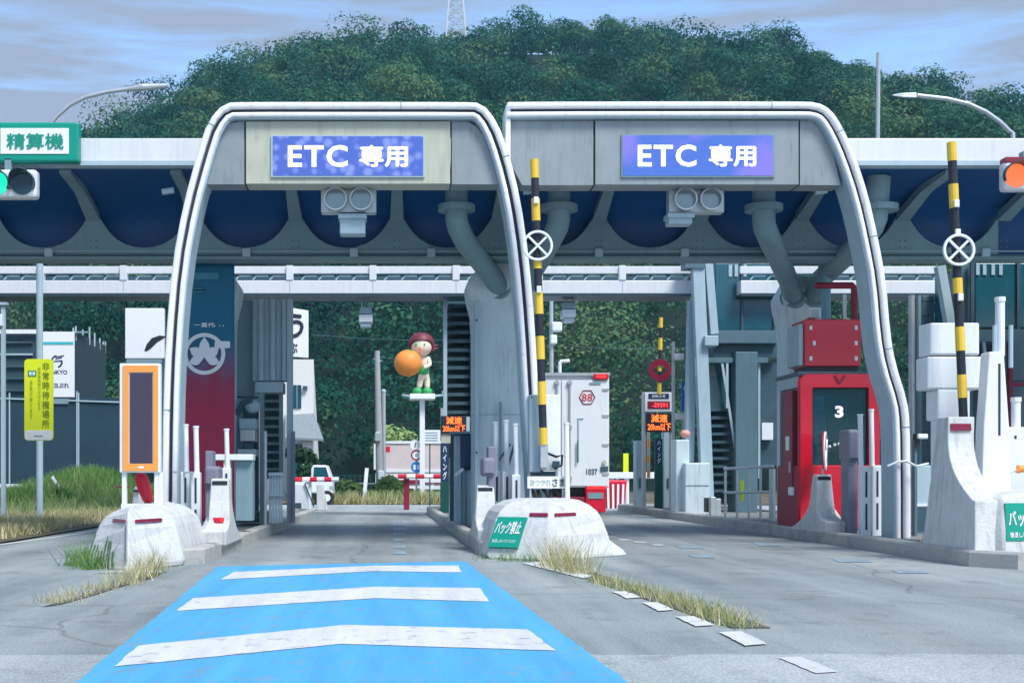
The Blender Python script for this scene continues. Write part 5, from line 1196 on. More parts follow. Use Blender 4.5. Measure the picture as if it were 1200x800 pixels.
# banner wrapped on the left column
Y = 23.05
m = bpy.data.materials.new('banner_cloth'); m.use_nodes = True; tr_ = m.node_tree; p = tr_.nodes['Principled BSDF']; l = tr_.links.new
tc = nn(tr_, 'ShaderNodeTexCoord'); sx = nn(tr_, 'ShaderNodeSeparateXYZ'); n1_ = nn(tr_, 'ShaderNodeTexNoise'); n1_.inputs['Scale'].default_value = 2.6; n1_.inputs['Detail'].default_value = 5
ad = nn(tr_, 'ShaderNodeMath', operation='MULTIPLY_ADD'); ad.inputs[1].default_value = .9
cr = nn(tr_, 'ShaderNodeValToRGB'); e = cr.color_ramp.elements; zg = lambda py: (Z(py,Y)-.2+.45)/5.2
e[0].position = zg(475); e[0].color = (.32,.014,.06,1); e[1].position = zg(398); e[1].color = (.004,.13,.24,1)
for py, c in ((450,(.28,.03,.08)),(428,(.13,.10,.19))): q = e.new(zg(py)); q.color = (*c, 1)
dv = nn(tr_, 'ShaderNodeMath', operation='DIVIDE'); dv.inputs[1].default_value = 5.2
l(tc.outputs['Object'], sx.inputs[0]); l(tc.outputs['Object'], n1_.inputs['Vector']); l(n1_.outputs['Fac'], ad.inputs[0]); l(sx.outputs['Z'], ad.inputs[2]); l(ad.outputs[0], dv.inputs[0]); l(dv.outputs[0], cr.inputs['Fac'])
l(cr.outputs['Color'], p.inputs['Base Color']); p.inputs['Roughness'].default_value = .7
ban = thing('banner', 'tall teal to dark red banner with a white ring crest on the left column', 'banner', (X(242,Y),Y,.2))
cl = B(); nx_, nz_ = 14, 40; x0, x1 = X(210,Y), X(275,Y)
vs = [(x0+(x1-x0)*i/nx_, Y-.03+.012*math.sin(i*1.3+k*.2)*(1 if 0 < i < nx_ else 0), Z(308,Y)+(Z(610,Y)-Z(308,Y))*k/nz_) for k in range(nz_+1) for i in range(nx_+1)]
cl.add(vs, [(k*(nx_+1)+i, k*(nx_+1)+i+1, (k+1)*(nx_+1)+i+1, (k+1)*(nx_+1)+i) for k in range(nz_) for i in range(nx_)])
co = cl.build('cloth', m, ban, smooth=True); so_ = co.modifiers.new('thick','SOLIDIFY'); so_.thickness = .012
M['banwhite'] = mat('banner_white', (.72,.76,.8), .7, var=.06); M['banpale'] = mat('banner_pale_teal', (.05,.24,.34), .7, var=.1)
c = W(239.5,414.5,Y-.06)
B().ring(c, .305, .375, .006, 40).build('crest_ring', M['banwhite'], ban)
lf = B()
def petal(ang, L_, wd, off=0): # pointed leaf from the centre
    P = []; u = Vector((math.sin(ang),0,math.cos(ang))); s_ = Vector((u.z,0,-u.x))
    for f, w2 in ((0,.0),(.25,.55),(.5,.95),(.7,.8),(.88,.35),(1,0)): P.append((f,w2))
    pts = [c + Vector((0,-.004-off,-.06)) + u*L_*f + s_*wd*w2 for f, w2 in P] + [c + Vector((0,-.004-off,-.06)) + u*L_*f - s_*wd*w2 for f, w2 in reversed(P[1:-1])]
    lf.add(pts, [tuple(range(len(pts)))])
for k, (a, L_, wd) in enumerate([(0,.36,.1),(58,.31,.1),(-58,.31,.1),(112,.3,.09),(-112,.3,.09)]): petal(R(a), L_, wd, k*.0015)
lf.build('crest_leaf', M['banwhite'], ban)
B().prism(rrect(X(252,Y),X(270,Y),Z(408,Y),Z(400,Y),.02), Y-.055, Y-.05).build('cloud_bar', M['banwhite'], ban)
for a in ((212,257,320,328),(211,240,338,343)): B().prism(rrect(X(a[0],Y),X(a[1],Y),Z(a[3],Y),Z(a[2],Y),.05), Y-.055, Y-.05).build('cloud_bar', M['banpale'], ban)
text('一直代', ban, M['banwhite'], (X(240,Y),Y-.055,Z(381,Y)), X(250,Y)-X(226,Y), .085, bold=.015)
for px in (218,221,252,258,262): B().disc((X(px,Y),Y-.05,Z(382,Y)), .012, .01, 8).build('dot', M['banwhite'], ban)

# ---------------------------------------------------------------- toll machine cabin on the left island
Y = 24.5
t = thing('machine_cabin', 'teal grey steel stair cabin with corrugated panel beside the banner', 'cabin', (X(308,Y),Y,.14))
B().pbox(277,297,352,470,Y+.3,Y+1.5).build('flat_panel', M['steel'], t, bevel=.01)
cp = B(); N = 44; xa, xb = X(296,Y), X(337,Y)
pr = [(xa+(xb-xa)*k/N, Y+.06*math.tanh(3*math.sin(k*2*math.pi/14.6))) for k in range(N+1)]
cp.prism([(a, b) for a, b in pr] + [(xb, Y+.4), (xa, Y+.4)], Z(446,Y), Z(351,Y), 'Z'); cp.build('corrugated_panel', M['lsteel'], t)
B().pbox(299,332,447,460,Y-.05,Y+.5).build('beam', M['lsteel'], t, bevel=.02)
B().pbox(336,342,350,612,Y-.1,Y+.25).build('post', M['lsteel'], t, bevel=.015)
B().pbox(342,345,505,612,Y-.3,Y-.1).build('dark_post', M['purple'], t, bevel=.01)
B().pbox(310,327,462,560,Y+.8,Y+.85).build('stair_back', M['dsteel'], t)
for k in range(10): B().pbox(309,327,468+k*10,471+k*10,Y+.35,Y+.8).build('tread', M['steel'], t)
B().pbox(304,309,460,612,Y-.05,Y+.15).build('post', M['steel'], t); B().pbox(327,331,460,560,Y+.1,Y+.25).build('post', M['steel'], t)
B().pbox(277,283,463,600,Y-.1,Y+.1).build('post', M['steel'], t)
B().pbox(277,310,600,612,Y+.0,Y+1.0).build('base', M['dsteel'], t)
B().pbox(284,303,470,600,Y+.9,Y+1.0).build('dark_recess', M['dsteel'], t)
B().pbox(277,302,464,466,Y-.1,Y+.1).build('lintel', M['dsteel'], t)
t2 = thing('toll_machine', 'pale ticket machine with jointed arm inside the left cabin', 'ticket machine', (X(289,23.9),23.9,.14))
B().tube([W(278,485,23.9), W(284,472,23.8), W(296,470,23.8)], .05, 8).build('arm', M['dsteel'], t2, smooth=True)
B().ball(W(296,476,23.9), .15, .15, .13).build('round_head', M['lsteel'], t2, smooth=True)
B().pbox(280,300,490,503,23.9,24.3).build('upper_box', M['lsteel'], t2, bevel=.02); B().pbox(281,299,503,517,23.8,24.3).build('screen_box', M['galv'], t2, bevel=.02)
B().pbox(284,296,518,526,23.9,24.2).build('dark_tray', M['dsteel'], t2, bevel=.02); B().pbox(278,300,526,534,23.8,24.3).build('lower_box', M['lsteel'], t2, bevel=.02)
B().pbox(286,297,550,606,23.95,24.3).build('pedestal', M['steel'], t2, bevel=.02)
B().tube([W(283,605,23.8), W(285,590,23.7), W(291,584,23.7), W(294,592,23.7), W(291,605,23.8)], .05, 8).build('hose', M['rubber'], t2, smooth=True)
t3 = thing('slatted_gate', 'pale slatted metal gate panel at the foot of the left cabin', 'gate', (X(322,23.6),23.6,.14))
for k in range(5): B().pbox(315+k*3.3, 317.6+k*3.3, 553, 612, 23.6, 23.66).build('slat', M['lsteel'], t3)
for py in (554, 578): B().pbox(314,331.5,py,py+3,23.55,23.6).build('rail', M['lsteel'], t3)
B().tube([W(311,505,23.5), (X(311,23.5),23.5,.14)], .03, 8).build('pole', M['galv'], t3)
t4 = thing('rail_box', 'white shelf box with grey front behind the left guard', 'box', (X(283,20.4),20.4,.14))
B().pbox(252,296,532,539,20.4,20.8).build('top_shelf', M['white'], t4, bevel=.01); B().pbox(276,296,539,610,20.5,20.8).build('front', M['steel'], t4, bevel=.01); B().pbox(262,270,539,600,20.45,20.7).build('side', M['white'], t4)

# ---------------------------------------------------------------- middle island: stair shaft and housings behind the guard
Y = 33.7
t = thing('stair_shaft', 'dark navy louvred stair shaft left of the middle column', 'stair shaft', (X(540,Y),Y,.14))
B().pbox(524,556,350,610,Y+.9,Y+.95).build('back_wall', M['dsteel'], t)
for k in range(13): B().pbox(525,555,356+k*10.4,360+k*10.4,Y+.2,Y+.9).build('tread', M['dsteel'], t)
B().pbox(519.5,524,347,490,Y,Y+.2).build('post', M['lsteel'], t, bevel=.01); B().pbox(521.5,524.5,490,610,Y,Y+.2).build('post', M['lsteel'], t)
B().pbox(552,555,347,620,Y,Y+.95).build('side_wall', M['dsteel'], t)
B().pbox(525,555,490,493,Y,Y+.9).build('landing', M['dsteel'], t)
Y = 23.9
t = thing('operator_housing', 'pale grey housing with dark blue box behind the middle concrete guard', 'housing', (X(544,Y),Y,.14))
B().pbox(533,541,510,622,Y+.2,Y+.6).build('pale_panel', M['lsteel'], t, bevel=.015); B().pbox(541.5,546,548,622,Y+.1,Y+.3).build('dark_post', M['steel'], t)
B().pbox(540,554,507,550,Y+.0,Y+.5).build('blue_box', M['dblue'], t, bevel=.06, seg=3); B().pbox(546,555,550,622,Y+.15,Y+.5).build('lower_panel', M['lsteel'], t, bevel=.015)
B().pbox(528,556,505,508,Y-.05,Y+.6).build('top_cover', M['steel'], t, bevel=.01)
B().bar(W(533,557,Y-.1), W(543,549,Y-.1), .05, .04).build('handle_bar', M['white'], t)
B().pbox(527,533,536,620,Y+1.6,Y+2.0).build('teal_door', M['teal'], t)
B().box(X(556,22.8),X(561,22.8),22.75,22.95,.14,Z(352,22.8)).build('pale_post', M['lsteel'], t, bevel=.01)
for py in (375, 530, 575): B().disc(W(558.5,py,22.74), .02, .02, 8).build('bolt', M['dsteel'], t)
t = thing('wall_conduit', 'slim dark conduit with braces on the middle column', 'conduit', (X(588,22.8),22.8,.14))
B().tube([W(584,540,22.8), W(598,520,22.7)], .02, 8).build('strut', M['dsteel'], t); B().tube([W(596,545,22.8), W(604,515,22.7)], .02, 8).build('strut', M['dsteel'], t); B().pbox(585.5,588,470,600,22.8,22.9).build('pipe', M['steel'], t)

# floodlights hung below the rear gantry
def flood(px, Y, y0, y1, label, hw=8):
    t = thing('floodlight', label, 'floodlight', W(px,y0,Y), 'white floodlights hung under the rear gantry')
    B().pbox(px-5,px-3.5,348,y0+4,Y+.1,Y+.15).build('hanger', M['galv'], t); B().pbox(px+3.5,px+5,348,y0+4,Y+.1,Y+.15).build('hanger', M['galv'], t)
    h = y1-y0
    B().pbox(px-hw+1,px+hw-1,y0,y0+h*.33,Y,Y+.3).build('driver_box', M['lsteel'], t, bevel=.02)
    b = B().pbox(px-hw,px+hw,y0+h*.36,y0+h*.75,Y-.1,Y+.4).build('lamp_body', M['white'], t, bevel=.02); B().pbox(px-hw+1.5,px+hw-1.5,y0+h*.75,y1,Y-.05,Y+.3).build('lens', M['lsteel'], b, bevel=.02)
flood(428.5, 33.5, 360, 383, 'white box floodlight hanging over the blue lane, above the utility poles')
flood(667, 33.5, 354, 377, 'white box floodlight hanging over the truck lane, above the truck')

# camera mast behind the arch
Y = 44.0
t = thing('camera_mast', 'thin mast with two camera boxes above the truck roof', 'mast', (X(647,Y),Y,0))
B().tube([(X(647,Y),Y,0), W(646,350,Y)], .07, 8).build('mast', M['galv'], t)
for px, py, s_ in ((653,381,6),(649,396,4)):
    b = B().pbox(px-s_,px+s_,py-4,py+7,Y-.2,Y+.2).build('camera', M['white'], t, bevel=.05)
B().bar(W(640,350,Y), W(672,350,Y), .08, .08).build('cross_arm', M['galv'], t)
t = thing('street_lamp', 'small white street lamp standing beyond the truck roof', 'street lamp', (X(656,50),50,0))
B().tube([(X(656,50),50,0), W(656,425,50), W(657,423.5,50), W(667,422.5,50)], .07, 8).build('pole', M['white'], t); B().pbox(660,668,421.5,424,49.9,50.2).build('lamp_head', M['white'], t, bevel=.02)

# ---------------------------------------------------------------- right edge: steel cab and columns beyond the tall nose
Y = 26.5
t = thing('stair_tower', 'grey steel tower with teal glazed upper cab at the right edge of the photo', 'stair tower', (X(1175,Y),Y,.14))
B().pbox(1143,1260,308,384,Y,Y+2).build('glazed_cab', M['teal'], t, bevel=.02)
for px in (1140,1194): B().pbox(px-2,px+2,306,386,Y-.05,Y+.02).build('mullion', M['dsteel'], t)
for px in (1144,1152,1162,1171): B().pbox(px,px+4,310,322,Y-.03,Y-.004).build('louvre', M['lsteel'], t)
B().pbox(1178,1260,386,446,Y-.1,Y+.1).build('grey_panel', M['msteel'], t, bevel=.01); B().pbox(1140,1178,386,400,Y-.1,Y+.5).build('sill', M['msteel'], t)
B().pbox(1138,1260,400,560,Y+1.4,Y+1.5).build('back_wall', M['dsteel'], t)
B().pbox(1183,1187,400,500,Y-.2,Y).build('red_frame', M['dred'], t); B().pbox(1187,1260,448,452,Y-.2,Y).build('red_frame', M['dred'], t)
B().pbox(1178,1186,506,534,Y-.3,Y).build('red_door', M['dred'], t)
B().bar(W(1101,312,Y+.1), W(1120,420,Y+.1), .17, .2).build('leg', M['lsteel'], t); B().pbox(1127,1140,308,600,Y+.1,Y+.5).build('post', M['msteel'], t)
B().bar(W(1152,400,Y), W(1166,500,Y), .06, .06).build('diagonal', M['lsteel'], t)
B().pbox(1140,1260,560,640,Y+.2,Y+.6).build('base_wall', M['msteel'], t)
B().pbox(1168,1178,500,560,Y-.3,Y).build('pale_panel', M['lsteel'], t)
for px, m_, w_, lab in ((1069,'galv',3.6,'pale round pipe column right of the right arch, the left one of two'),(1077.5,'steel',2.4,'darker pipe column right of the right arch, the right one of two')):
    tag(B().tube([(X(px,27.4),27.4,.14), W(px-.8,346,27.4)], w_*27.4/F, 12).build('pipe_column', M[m_], org=(X(px,27.4),27.4,.14), smooth=True), lab, 'pipe', 'pipe columns behind the right arch')
t = thing('block_pier', 'dark grey block pier behind the pipe columns', 'pier', (X(1090,28.5),28.5,.14))
B().pbox(1081,1095,346,600,28.5,29.2).build('pier', M['msteel'], t, bevel=.02)
for k in range(14): B().pbox(1080.7,1095.3,352+k*17,353+k*17,28.49,28.52).build('joint', M['dsteel'], t)
t = thing('wall_lamp', 'small white lamp on a black bracket right of the right arch', 'lamp', W(1082,515,20.0))
B().pbox(1076,1088,508,514,20.0,20.25).build('lamp', M['white'], t, bevel=.02); B().pbox(1074,1078,508,524,20.05,20.2).build('bracket', M['black'], t)
B().box(X(1075,20.0)-.0, X(1078,20.0), 20.1, 20.2, .14, Z(515,20)).build('post', M['msteel'], t)
t = thing('equipment_cabinet', 'grey sloping cabinet low behind the tall nose, left of its wall', 'cabinet', (X(1078,20.6),20.6,.14), 'cabinets on the islands')
B().loft([[(X(1070,20.6),20.6,.14),(X(1092,20.6),20.6,.14),(X(1092,20.6),21.1,.14),(X(1070,20.6),21.1,.14)],[(X(1072,20.6),20.6,Z(545,20.6)),(X(1092,20.6),20.6,Z(545,20.6)),(X(1092,20.6),21.1,Z(545,20.6)),(X(1072,20.6),21.1,Z(545,20.6))]]).build('case', M['lsteel'], t, bevel=.02)
B().pbox(1070,1090,590,593,20.57,20.6).build('shelf', M['white'], t); B().pbox(1072,1090,595,622,20.57,20.6).build('dark_door', M['dsteel'], t)

# street lamps above the canopy, behind it
t = thing('street_lamp', 'curved grey street lamp above the right end of the canopy', 'street lamp', (X(1187,30),30,0))
B().tube([(X(1187,30),30,0), W(1187,156,30), W(1183,154,30), W(1172,143,30), W(1155,131,30), W(1135,122,30), W(1110,116,30), W(1075,112,30)], .05, 10).build('pole', M['galv'], t, smooth=True)
B().loft([[W(1046,112.5,29.9),W(1046,112.5,30.2),W(1046,111,30.2),W(1046,111,29.9)],[W(1058,114,29.8),W(1058,114,30.3),W(1058,109,30.3),W(1058,109,29.8)],[W(1074,114.5,29.85),W(1074,114.5,30.25),W(1074,108.5,30.25),W(1074,108.5,29.85)]]).build('lamp_head', M['white'], t, bevel=.02)
t = thing('street_lamp', 'long curved grey street lamp rising behind the yellow sign and the left canopy', 'street lamp', (X(46.5,30),30,0))
B().tube([(X(46.5,30),30,0), W(46.5,300,30)], .08, 12).build('lower_pole', M['lsteel'], t, smooth=True)
B().tube([W(46.5,301,30), W(48,190,30), W(55,152,30), W(66,137,30), W(82,123,30), W(100,114,30), W(125,108,30), W(150,104.5,30)], .05, 10).build('pole', M['galv'], t, smooth=True)
B().tube([W(150,104.5,30), W(168,102.5,30), W(197,100.5,30)], [.05,.09,.05], 10).build('lamp_head', M['galv'], t)
tag(B().tube([W(1028,215,42), (X(1028,42),42,0)], .065, 10).add(B().tube([W(1029.5,62,42), W(1028,216,42)], .065, 10).v, B().tube([W(1029.5,62,42), W(1028,216,42)], .065, 10).f).build('lamp_pole', M['galv'], org=(X(1028,42),42,0)), 'plain tall grey pole against the hill right of the right arch', 'pole')

# pylon on the hill top
YP = 236.0; pz = float(hz(np.array(X(534,YP)), np.array(YP)))
t = thing('lattice_pylon', 'pale steel lattice pylon standing on the top of the hill', 'pylon', (X(534,YP),YP,pz))
tp, bt = Z(-40,YP), pz-1
cxp = X(534,YP); hwf = lambda z: .8 + (tp-z)/(tp-bt)*1.35
for sx_ in (-1,1):
    for sy_ in (-1,1): B().bar((cxp+sx_*hwf(bt),YP+sy_*hwf(bt),bt), (cxp+sx_*hwf(tp),YP+sy_*hwf(tp),tp), .26, .26).build('leg', M['galv'], t)
nb = 8
for sy_ in (-1,1):
    br = MB()
    for k in range(nb):
        za, zb2 = bt+(tp-bt)*k/nb, bt+(tp-bt)*(k+1)/nb
        for s_ in (-1,1): br.bar((cxp-s_*hwf(za),YP+sy_*hwf(za),za), (cxp+s_*hwf(zb2),YP+sy_*hwf(zb2),zb2), .14, .14)
        br.bar((cxp-hwf(zb2),YP+sy_*hwf(zb2),zb2), (cxp+hwf(zb2),YP+sy_*hwf(zb2),zb2), .14, .14)
    br.build('bracing', M['galv'], t)

# ---------------------------------------------------------------- left background
Y = 27.85
t = thing('standby_sign', 'tall fluorescent yellow sign with green vertical writing on a grey post', 'sign', (X(45,Y),Y,Z(516,Y)))
pl = B().prism(rrect(X(28.5,Y),X(62,Y),Z(516,Y),Z(420.5,Y),.08), Y, Y+.05).build('plate', M['sigyellow'], t)
B().prism(rrect(X(29.2,Y),X(61.3,Y),Z(515.3,Y),Z(504,Y),.06), Y-.006, Y+.02).build('white_foot', M['signwhite'], pl)
M['olive'] = mat('sign_olive_ink', (.2,.27,.01), .6)
text('非常時待機場所', pl, M['olive'], (X(53.7,Y),Y-.004,Z(463,Y)), X(58,Y)-X(49.3,Y), Z(425,Y)-Z(502,Y), vertical=True, bold=.004)
M['paleolive'] = mat('sign_pale_ink', (.42,.5,.02), .6)
text('故障車両等の方はこちら', pl, M['paleolive'], (X(46,Y),Y-.004,Z(455,Y)), X(48,Y)-X(44.2,Y), Z(430,Y)-Z(480,Y), vertical=True, bold=.005)
text('係員が参ります', pl, M['paleolive'], (X(36.5,Y),Y-.004,Z(468,Y)), X(38.3,Y)-X(34.6,Y), Z(445,Y)-Z(490,Y), vertical=True, bold=.005)
B().pbox(32.5,42.5,434,441,Y-.006,Y+.01).build('pictogram', M['green'], pl)
B().pbox(34,37,435.5,439.5,Y-.009,Y-.005).build('pictogram_mark', M['signwhite'], pl); B().pbox(38,41,435.5,439.5,Y-.009,Y-.005).build('pictogram_mark', M['signwhite'], pl)
B().pbox(40,50,510,511.5,Y-.009,Y-.005).build('small_print', M['steel'], pl)
# netted building under construction
Y = 62.0
t = thing('netted_building', 'building wrapped in dark grey netting with scaffold tips, behind the yellow sign', 'building', (X(60,Y),Y+4,0))
b = B().add([(X(-70,Y),Y,0),(X(87,Y),Y,0),(X(124,Y+14),Y+14,0),(X(-70,Y),Y+14,0),(X(-70,Y),Y,Z(392,Y)),(X(87,Y),Y,Z(388,Y)),(X(124,Y+14),Y+14,Z(405,Y+14)),(X(-70,Y),Y+14,Z(392,Y))],
        [(0,1,5,4),(1,2,6,5),(2,3,7,6),(3,0,4,7),(4,5,6,7)]); b.build('netting', M['net'], t)
for px, py0, py1, yy in ((86,384,392,62),(89,382,393,62.5),(97,386,396,66),(105,383,398,68),(111,390,400,70),(117,396,404,73),(121,400,407,75),(123.5,400,408,76)):
    B().bar(W(px,py1+6,yy), W(px,py0,yy), .07, .07).build('scaffold_tip', M['lsteel'], t)
B().bar(W(88,389,61.9), W(102,389,66), .08, .08).build('scaffold_rail', M['lsteel'], t)
B().bar(W(-60,388.5,61.8), W(43,388.5,61.8), .2, .1).build('top_rail', M['white'], t)
for k in range(5): B().pbox(-40,38,400+k*14,402+k*14,61.85,61.95).build('floor_line', M['lsteel'] if k == 1 else M['dsteel'], t)
Y = 61.6
t = thing('hanging_banner', 'white construction banner with a curved dark logo on the netted building', 'banner', (X(70,Y),Y,Z(465,Y)))
bn = B().pbox(49,87.3,388.5,465,Y,Y+.03).build('cloth', M['signwhite'], t)
B().pbox(50,86,400.3,403.5,Y-.02,Y-.005).build('teal_stripe', mat('teal_ink',(.05,.45,.5),.6), bn)
g = B()
def arcs(cx, cy, r0, r1, a0, a1, n=14):
    P = [(cx+math.cos(R(a0+(a1-a0)*k/n))*r0, cy+math.sin(R(a0+(a1-a0)*k/n))*r0) for k in range(n+1)] + [(cx+math.cos(R(a1-(a1-a0)*k/n))*r1, cy+math.sin(R(a1-(a1-a0)*k/n))*r1) for k in range(n+1)]
    g.add([(a,Y-.008,b) for a, b in P], [(k,k+1,2*n+1-k-1,2*n+1-k) for k in range(n)])
k_ = Y/F
arcs(X(67,Y), Z(424.5,Y), 4.4*k_, 6.6*k_, -80, 20); arcs(X(67,Y), Z(423,Y), 5.2*k_, 7.2*k_, 95, 200)
for dz in (0,2.2): g.bar((X(65,Y),Y-.008,Z(418.5+dz,Y)), (X(75-dz,Y),Y-.008,Z(416.5+dz,Y)), 1.4*k_, .006)
g.bar((X(63,Y),Y-.008,Z(423.5,Y)), (X(73,Y),Y-.008,Z(422.5,Y)), 1.5*k_, .006)
g.build('logo', M['dblue'], bn)
text('SANKYO', bn, M['dblue'], (X(66,Y),Y-.008,Z(436,Y)), X(79,Y)-X(53,Y), Z(433.5,Y)-Z(438.5,Y), bold=.03)
text('さヨぷれ', bn, M['dblue'], (X(69,Y),Y-.008,Z(451.5,Y)), X(81,Y)-X(57,Y), Z(448.5,Y)-Z(454.5,Y), bold=.02)
# dark netting fence in front of it
Y = 56.0
t = thing('netting_fence', 'long dark blue netting fence below the netted building', 'fence', (X(60,Y),Y,0))
B().pbox(-160,141,466,600,Y,Y+.06).build('netting', M['dnet'], t)
for px in (11,90,92): B().pbox(px-.7,px+.7,458+(px % 3),600,Y-.06,Y-.01).build('post', M['lsteel'] if px in (11,90,92) else M['dsteel'], t)
B().bar(W(0,466.5,Y-.05), W(140,471,Y-.05), .06, .06).build('top_rope', M['lsteel'], t)
B().pbox(62,80,467,473,Y-.08,Y-.02).build('grey_plate', M['steel'], t)
t = thing('floodlit_pole', 'pale pole with a white box at the far left edge', 'pole', (X(3,30),30,0))
B().box(X(1,30), X(5.5,30), 30, 30.1, 0, Z(354,30)).build('pole', M['lsteel'], t); B().pbox(-6,2,368,382,29.9,30.1).build('box', M['white'], t, bevel=.02); B().pbox(-8,8,354,357,29.95,30.1).build('cap', M['lsteel'], t)
t = thing('low_barrier', 'low white capped barrier beside the green grass at the left edge', 'barrier', (X(8,46),46,0))
B().pbox(-80,26,567,571,46,46.4).build('white_cap', M['white'], t, bevel=.02); B().pbox(-80,25,571,600,46.05,46.35).build('dark_body', M['dnet'], t)
tag(B().bar(W(61,558,38), W(69,570,38), .08, .03).build('leaning_stake', M['white'], org=W(69,570,38)), 'short white stake leaning in the grass right of the yellow sign', 'stake')
# big white sign with a brush stroke
Y = 40.0
t = thing('billboard', 'white billboard with one black brush stroke behind the left arch leg', 'billboard', (X(170,Y),Y,0))
b = B().pbox(146.5,192,361,420,Y,Y+.25).build('panel', M['signwhite'], t, bevel=.02)
B().add([W(169,411,Y-.01),W(172,403,Y-.01),W(178,396,Y-.01),W(187,393,Y-.01),W(196,394,Y-.01),W(184,401,Y-.01),W(177,408,Y-.01),W(172,411.5,Y-.01)], [tuple(range(8))]).build('brush_stroke', M['black'], b)
B().box(X(147,Y), X(149,Y), Y+.05, Y+.15, 0, Z(418,Y)).build('post', M['dsteel'], t); B().box(X(190,Y), X(192,Y), Y+.05, Y+.15, 0, Z(418,Y)).build('post', M['dsteel'], t)
B().pbox(148,190,420,425,Y+.02,Y+.2).build('lower_beam', M['steel'], t)
t = thing('notice_board', 'narrow white board seen between the left arch leg and the banner', 'board', (X(205,38),38,0))
B().pbox(196,213,392,420,38,38.1).build('upper_panel', M['signwhite'], t); B().pbox(198,213,436,478,38,38.1).build('lower_panel', M['signwhite'], t); B().box(X(200,38),X(202,38),38.1,38.2,0,Z(400,38)).build('post', M['galv'], t)

# tall white shop sign, house, small truck
Y = 56.0
t = thing('shop_sign', 'tall white shop sign with black brush characters beside the left cabin', 'sign', (X(350,Y),Y,0))
b = B().add([W(325,358,Y),W(361.5,364,Y),W(361.5,419.5,Y),W(325,417,Y),W(325,358,Y+.8),W(361.5,364,Y+.8),W(361.5,419.5,Y+.8),W(325,417,Y+.8)], [(0,1,2,3),(4,5,6,7),(0,1,5,4),(1,2,6,5),(2,3,7,6),(3,0,4,7)]).build('panel', M['signwhite'], t, bevel=.03)
text('う', b, M['black'], (X(346,Y),Y-.02,Z(382,Y)), X(356,Y)-X(336,Y), Z(368,Y)-Z(398,Y), bold=.05)
text('ぶ', b, M['black'], (X(344.5,Y),Y-.02,Z(408,Y)), X(349,Y)-X(340.5,Y), Z(402,Y)-Z(414,Y), bold=.03)
B().box(X(338,Y), X(341,Y), Y+.2, Y+.5, 0, Z(418,Y)).build('post', M['dsteel'], t)
Y = 60.0
t = thing('white_house', 'white two storey house with a grey lean-to roof left of the dark trees', 'house', (X(345,Y),Y+3,0))
w_ = B().add([W(300,421,Y),W(367.5,421,Y),(X(367.5,Y),Y,0),(X(300,Y),Y,0),W(300,421,Y+8),W(367.5,421,Y+6),(X(367.5,Y),Y+6,0),(X(300,Y),Y+8,0)], [(0,1,2,3),(4,5,6,7),(0,1,5,4),(1,2,6,5),(2,3,7,6),(3,0,4,7)]).build('wall', M['wallwhite'], t)
wd = B().pbox(343,353,451,478,Y-.06,Y+.02).build('window', M['glass'], t); B().pbox(347.6,348.4,451,478,Y-.09,Y-.05).build('frame', M['galv'], wd); B().pbox(341.5,343,450,479,Y-.09,Y-.0).build('frame', M['galv'], wd)
B().pbox(355,360,452,456,Y-.2,Y).build('wall_lamp', M['dsteel'], t)
B().add([W(334,486,Y-.0),W(368,484,Y),W(379,514,Y-2.2),W(334,512,Y-2.2),W(334,488,Y),W(368,486.5,Y),W(379,516.5,Y-2.2),W(334,514.5,Y-2.2)], [(0,1,2,3),(4,5,6,7),(0,1,5,4),(1,2,6,5),(2,3,7,6),(3,0,4,7)]).build('lean_to_roof', M['roofgrey'], t)
B().box(X(355,Y-1.8), X(366,Y-1.8), Y-1.9, Y, 0, Z(514,Y-1.9)).build('porch_wall', M['wallwhite'], t)
B().box(X(338,Y-1.7), X(350,Y-1.7), Y-1.8, Y, .9, Z(520,Y-1.8)).build('porch_window', M['glass'], t)
Y = 48.0
t = thing('small_truck', 'small white lorry parked nose right beside the house', 'truck', (X(372,Y),Y,0))
cabp = [(X(364,Y),.45),(X(364.5,Y),1.36),(X(367,Y),1.5),(X(383,Y),1.49),(X(387.5,Y),1.08),(X(389.5,Y),.9),(X(390,Y),.4)]
B().prism(cabp, Y, Y+1.7).build('cab', M['truckwhite'], t, bevel=.05)
B().prism([(X(367,Y),1.0),(X(368,Y),1.42),(X(382,Y),1.41),(X(385.5,Y),1.03)], Y-.012, Y+.02).build('window', M['glass'], t)
B().box(X(336,Y), X(365,Y), Y, Y+1.7, .55, 1.0).build('bed', M['truckwhite'], t, bevel=.03)
B().box(X(336,Y), X(386,Y), Y+.2, Y+1.5, .3, .5).build('chassis', M['dsteel'], t)
for px in (345,383):
    wl_ = B().disc((X(px,Y),Y-.02,.27), .27, .25, 20).build('wheel', M['rubber'], t, smooth=True); B().disc((X(px,Y),Y-.03,.27), .14, .05, 14).build('rim', M['white'], wl_)
B().box(X(386,Y), X(391.6,Y), Y-.02, Y+.2, .6, .72).build('headlight', M['galv'], t)
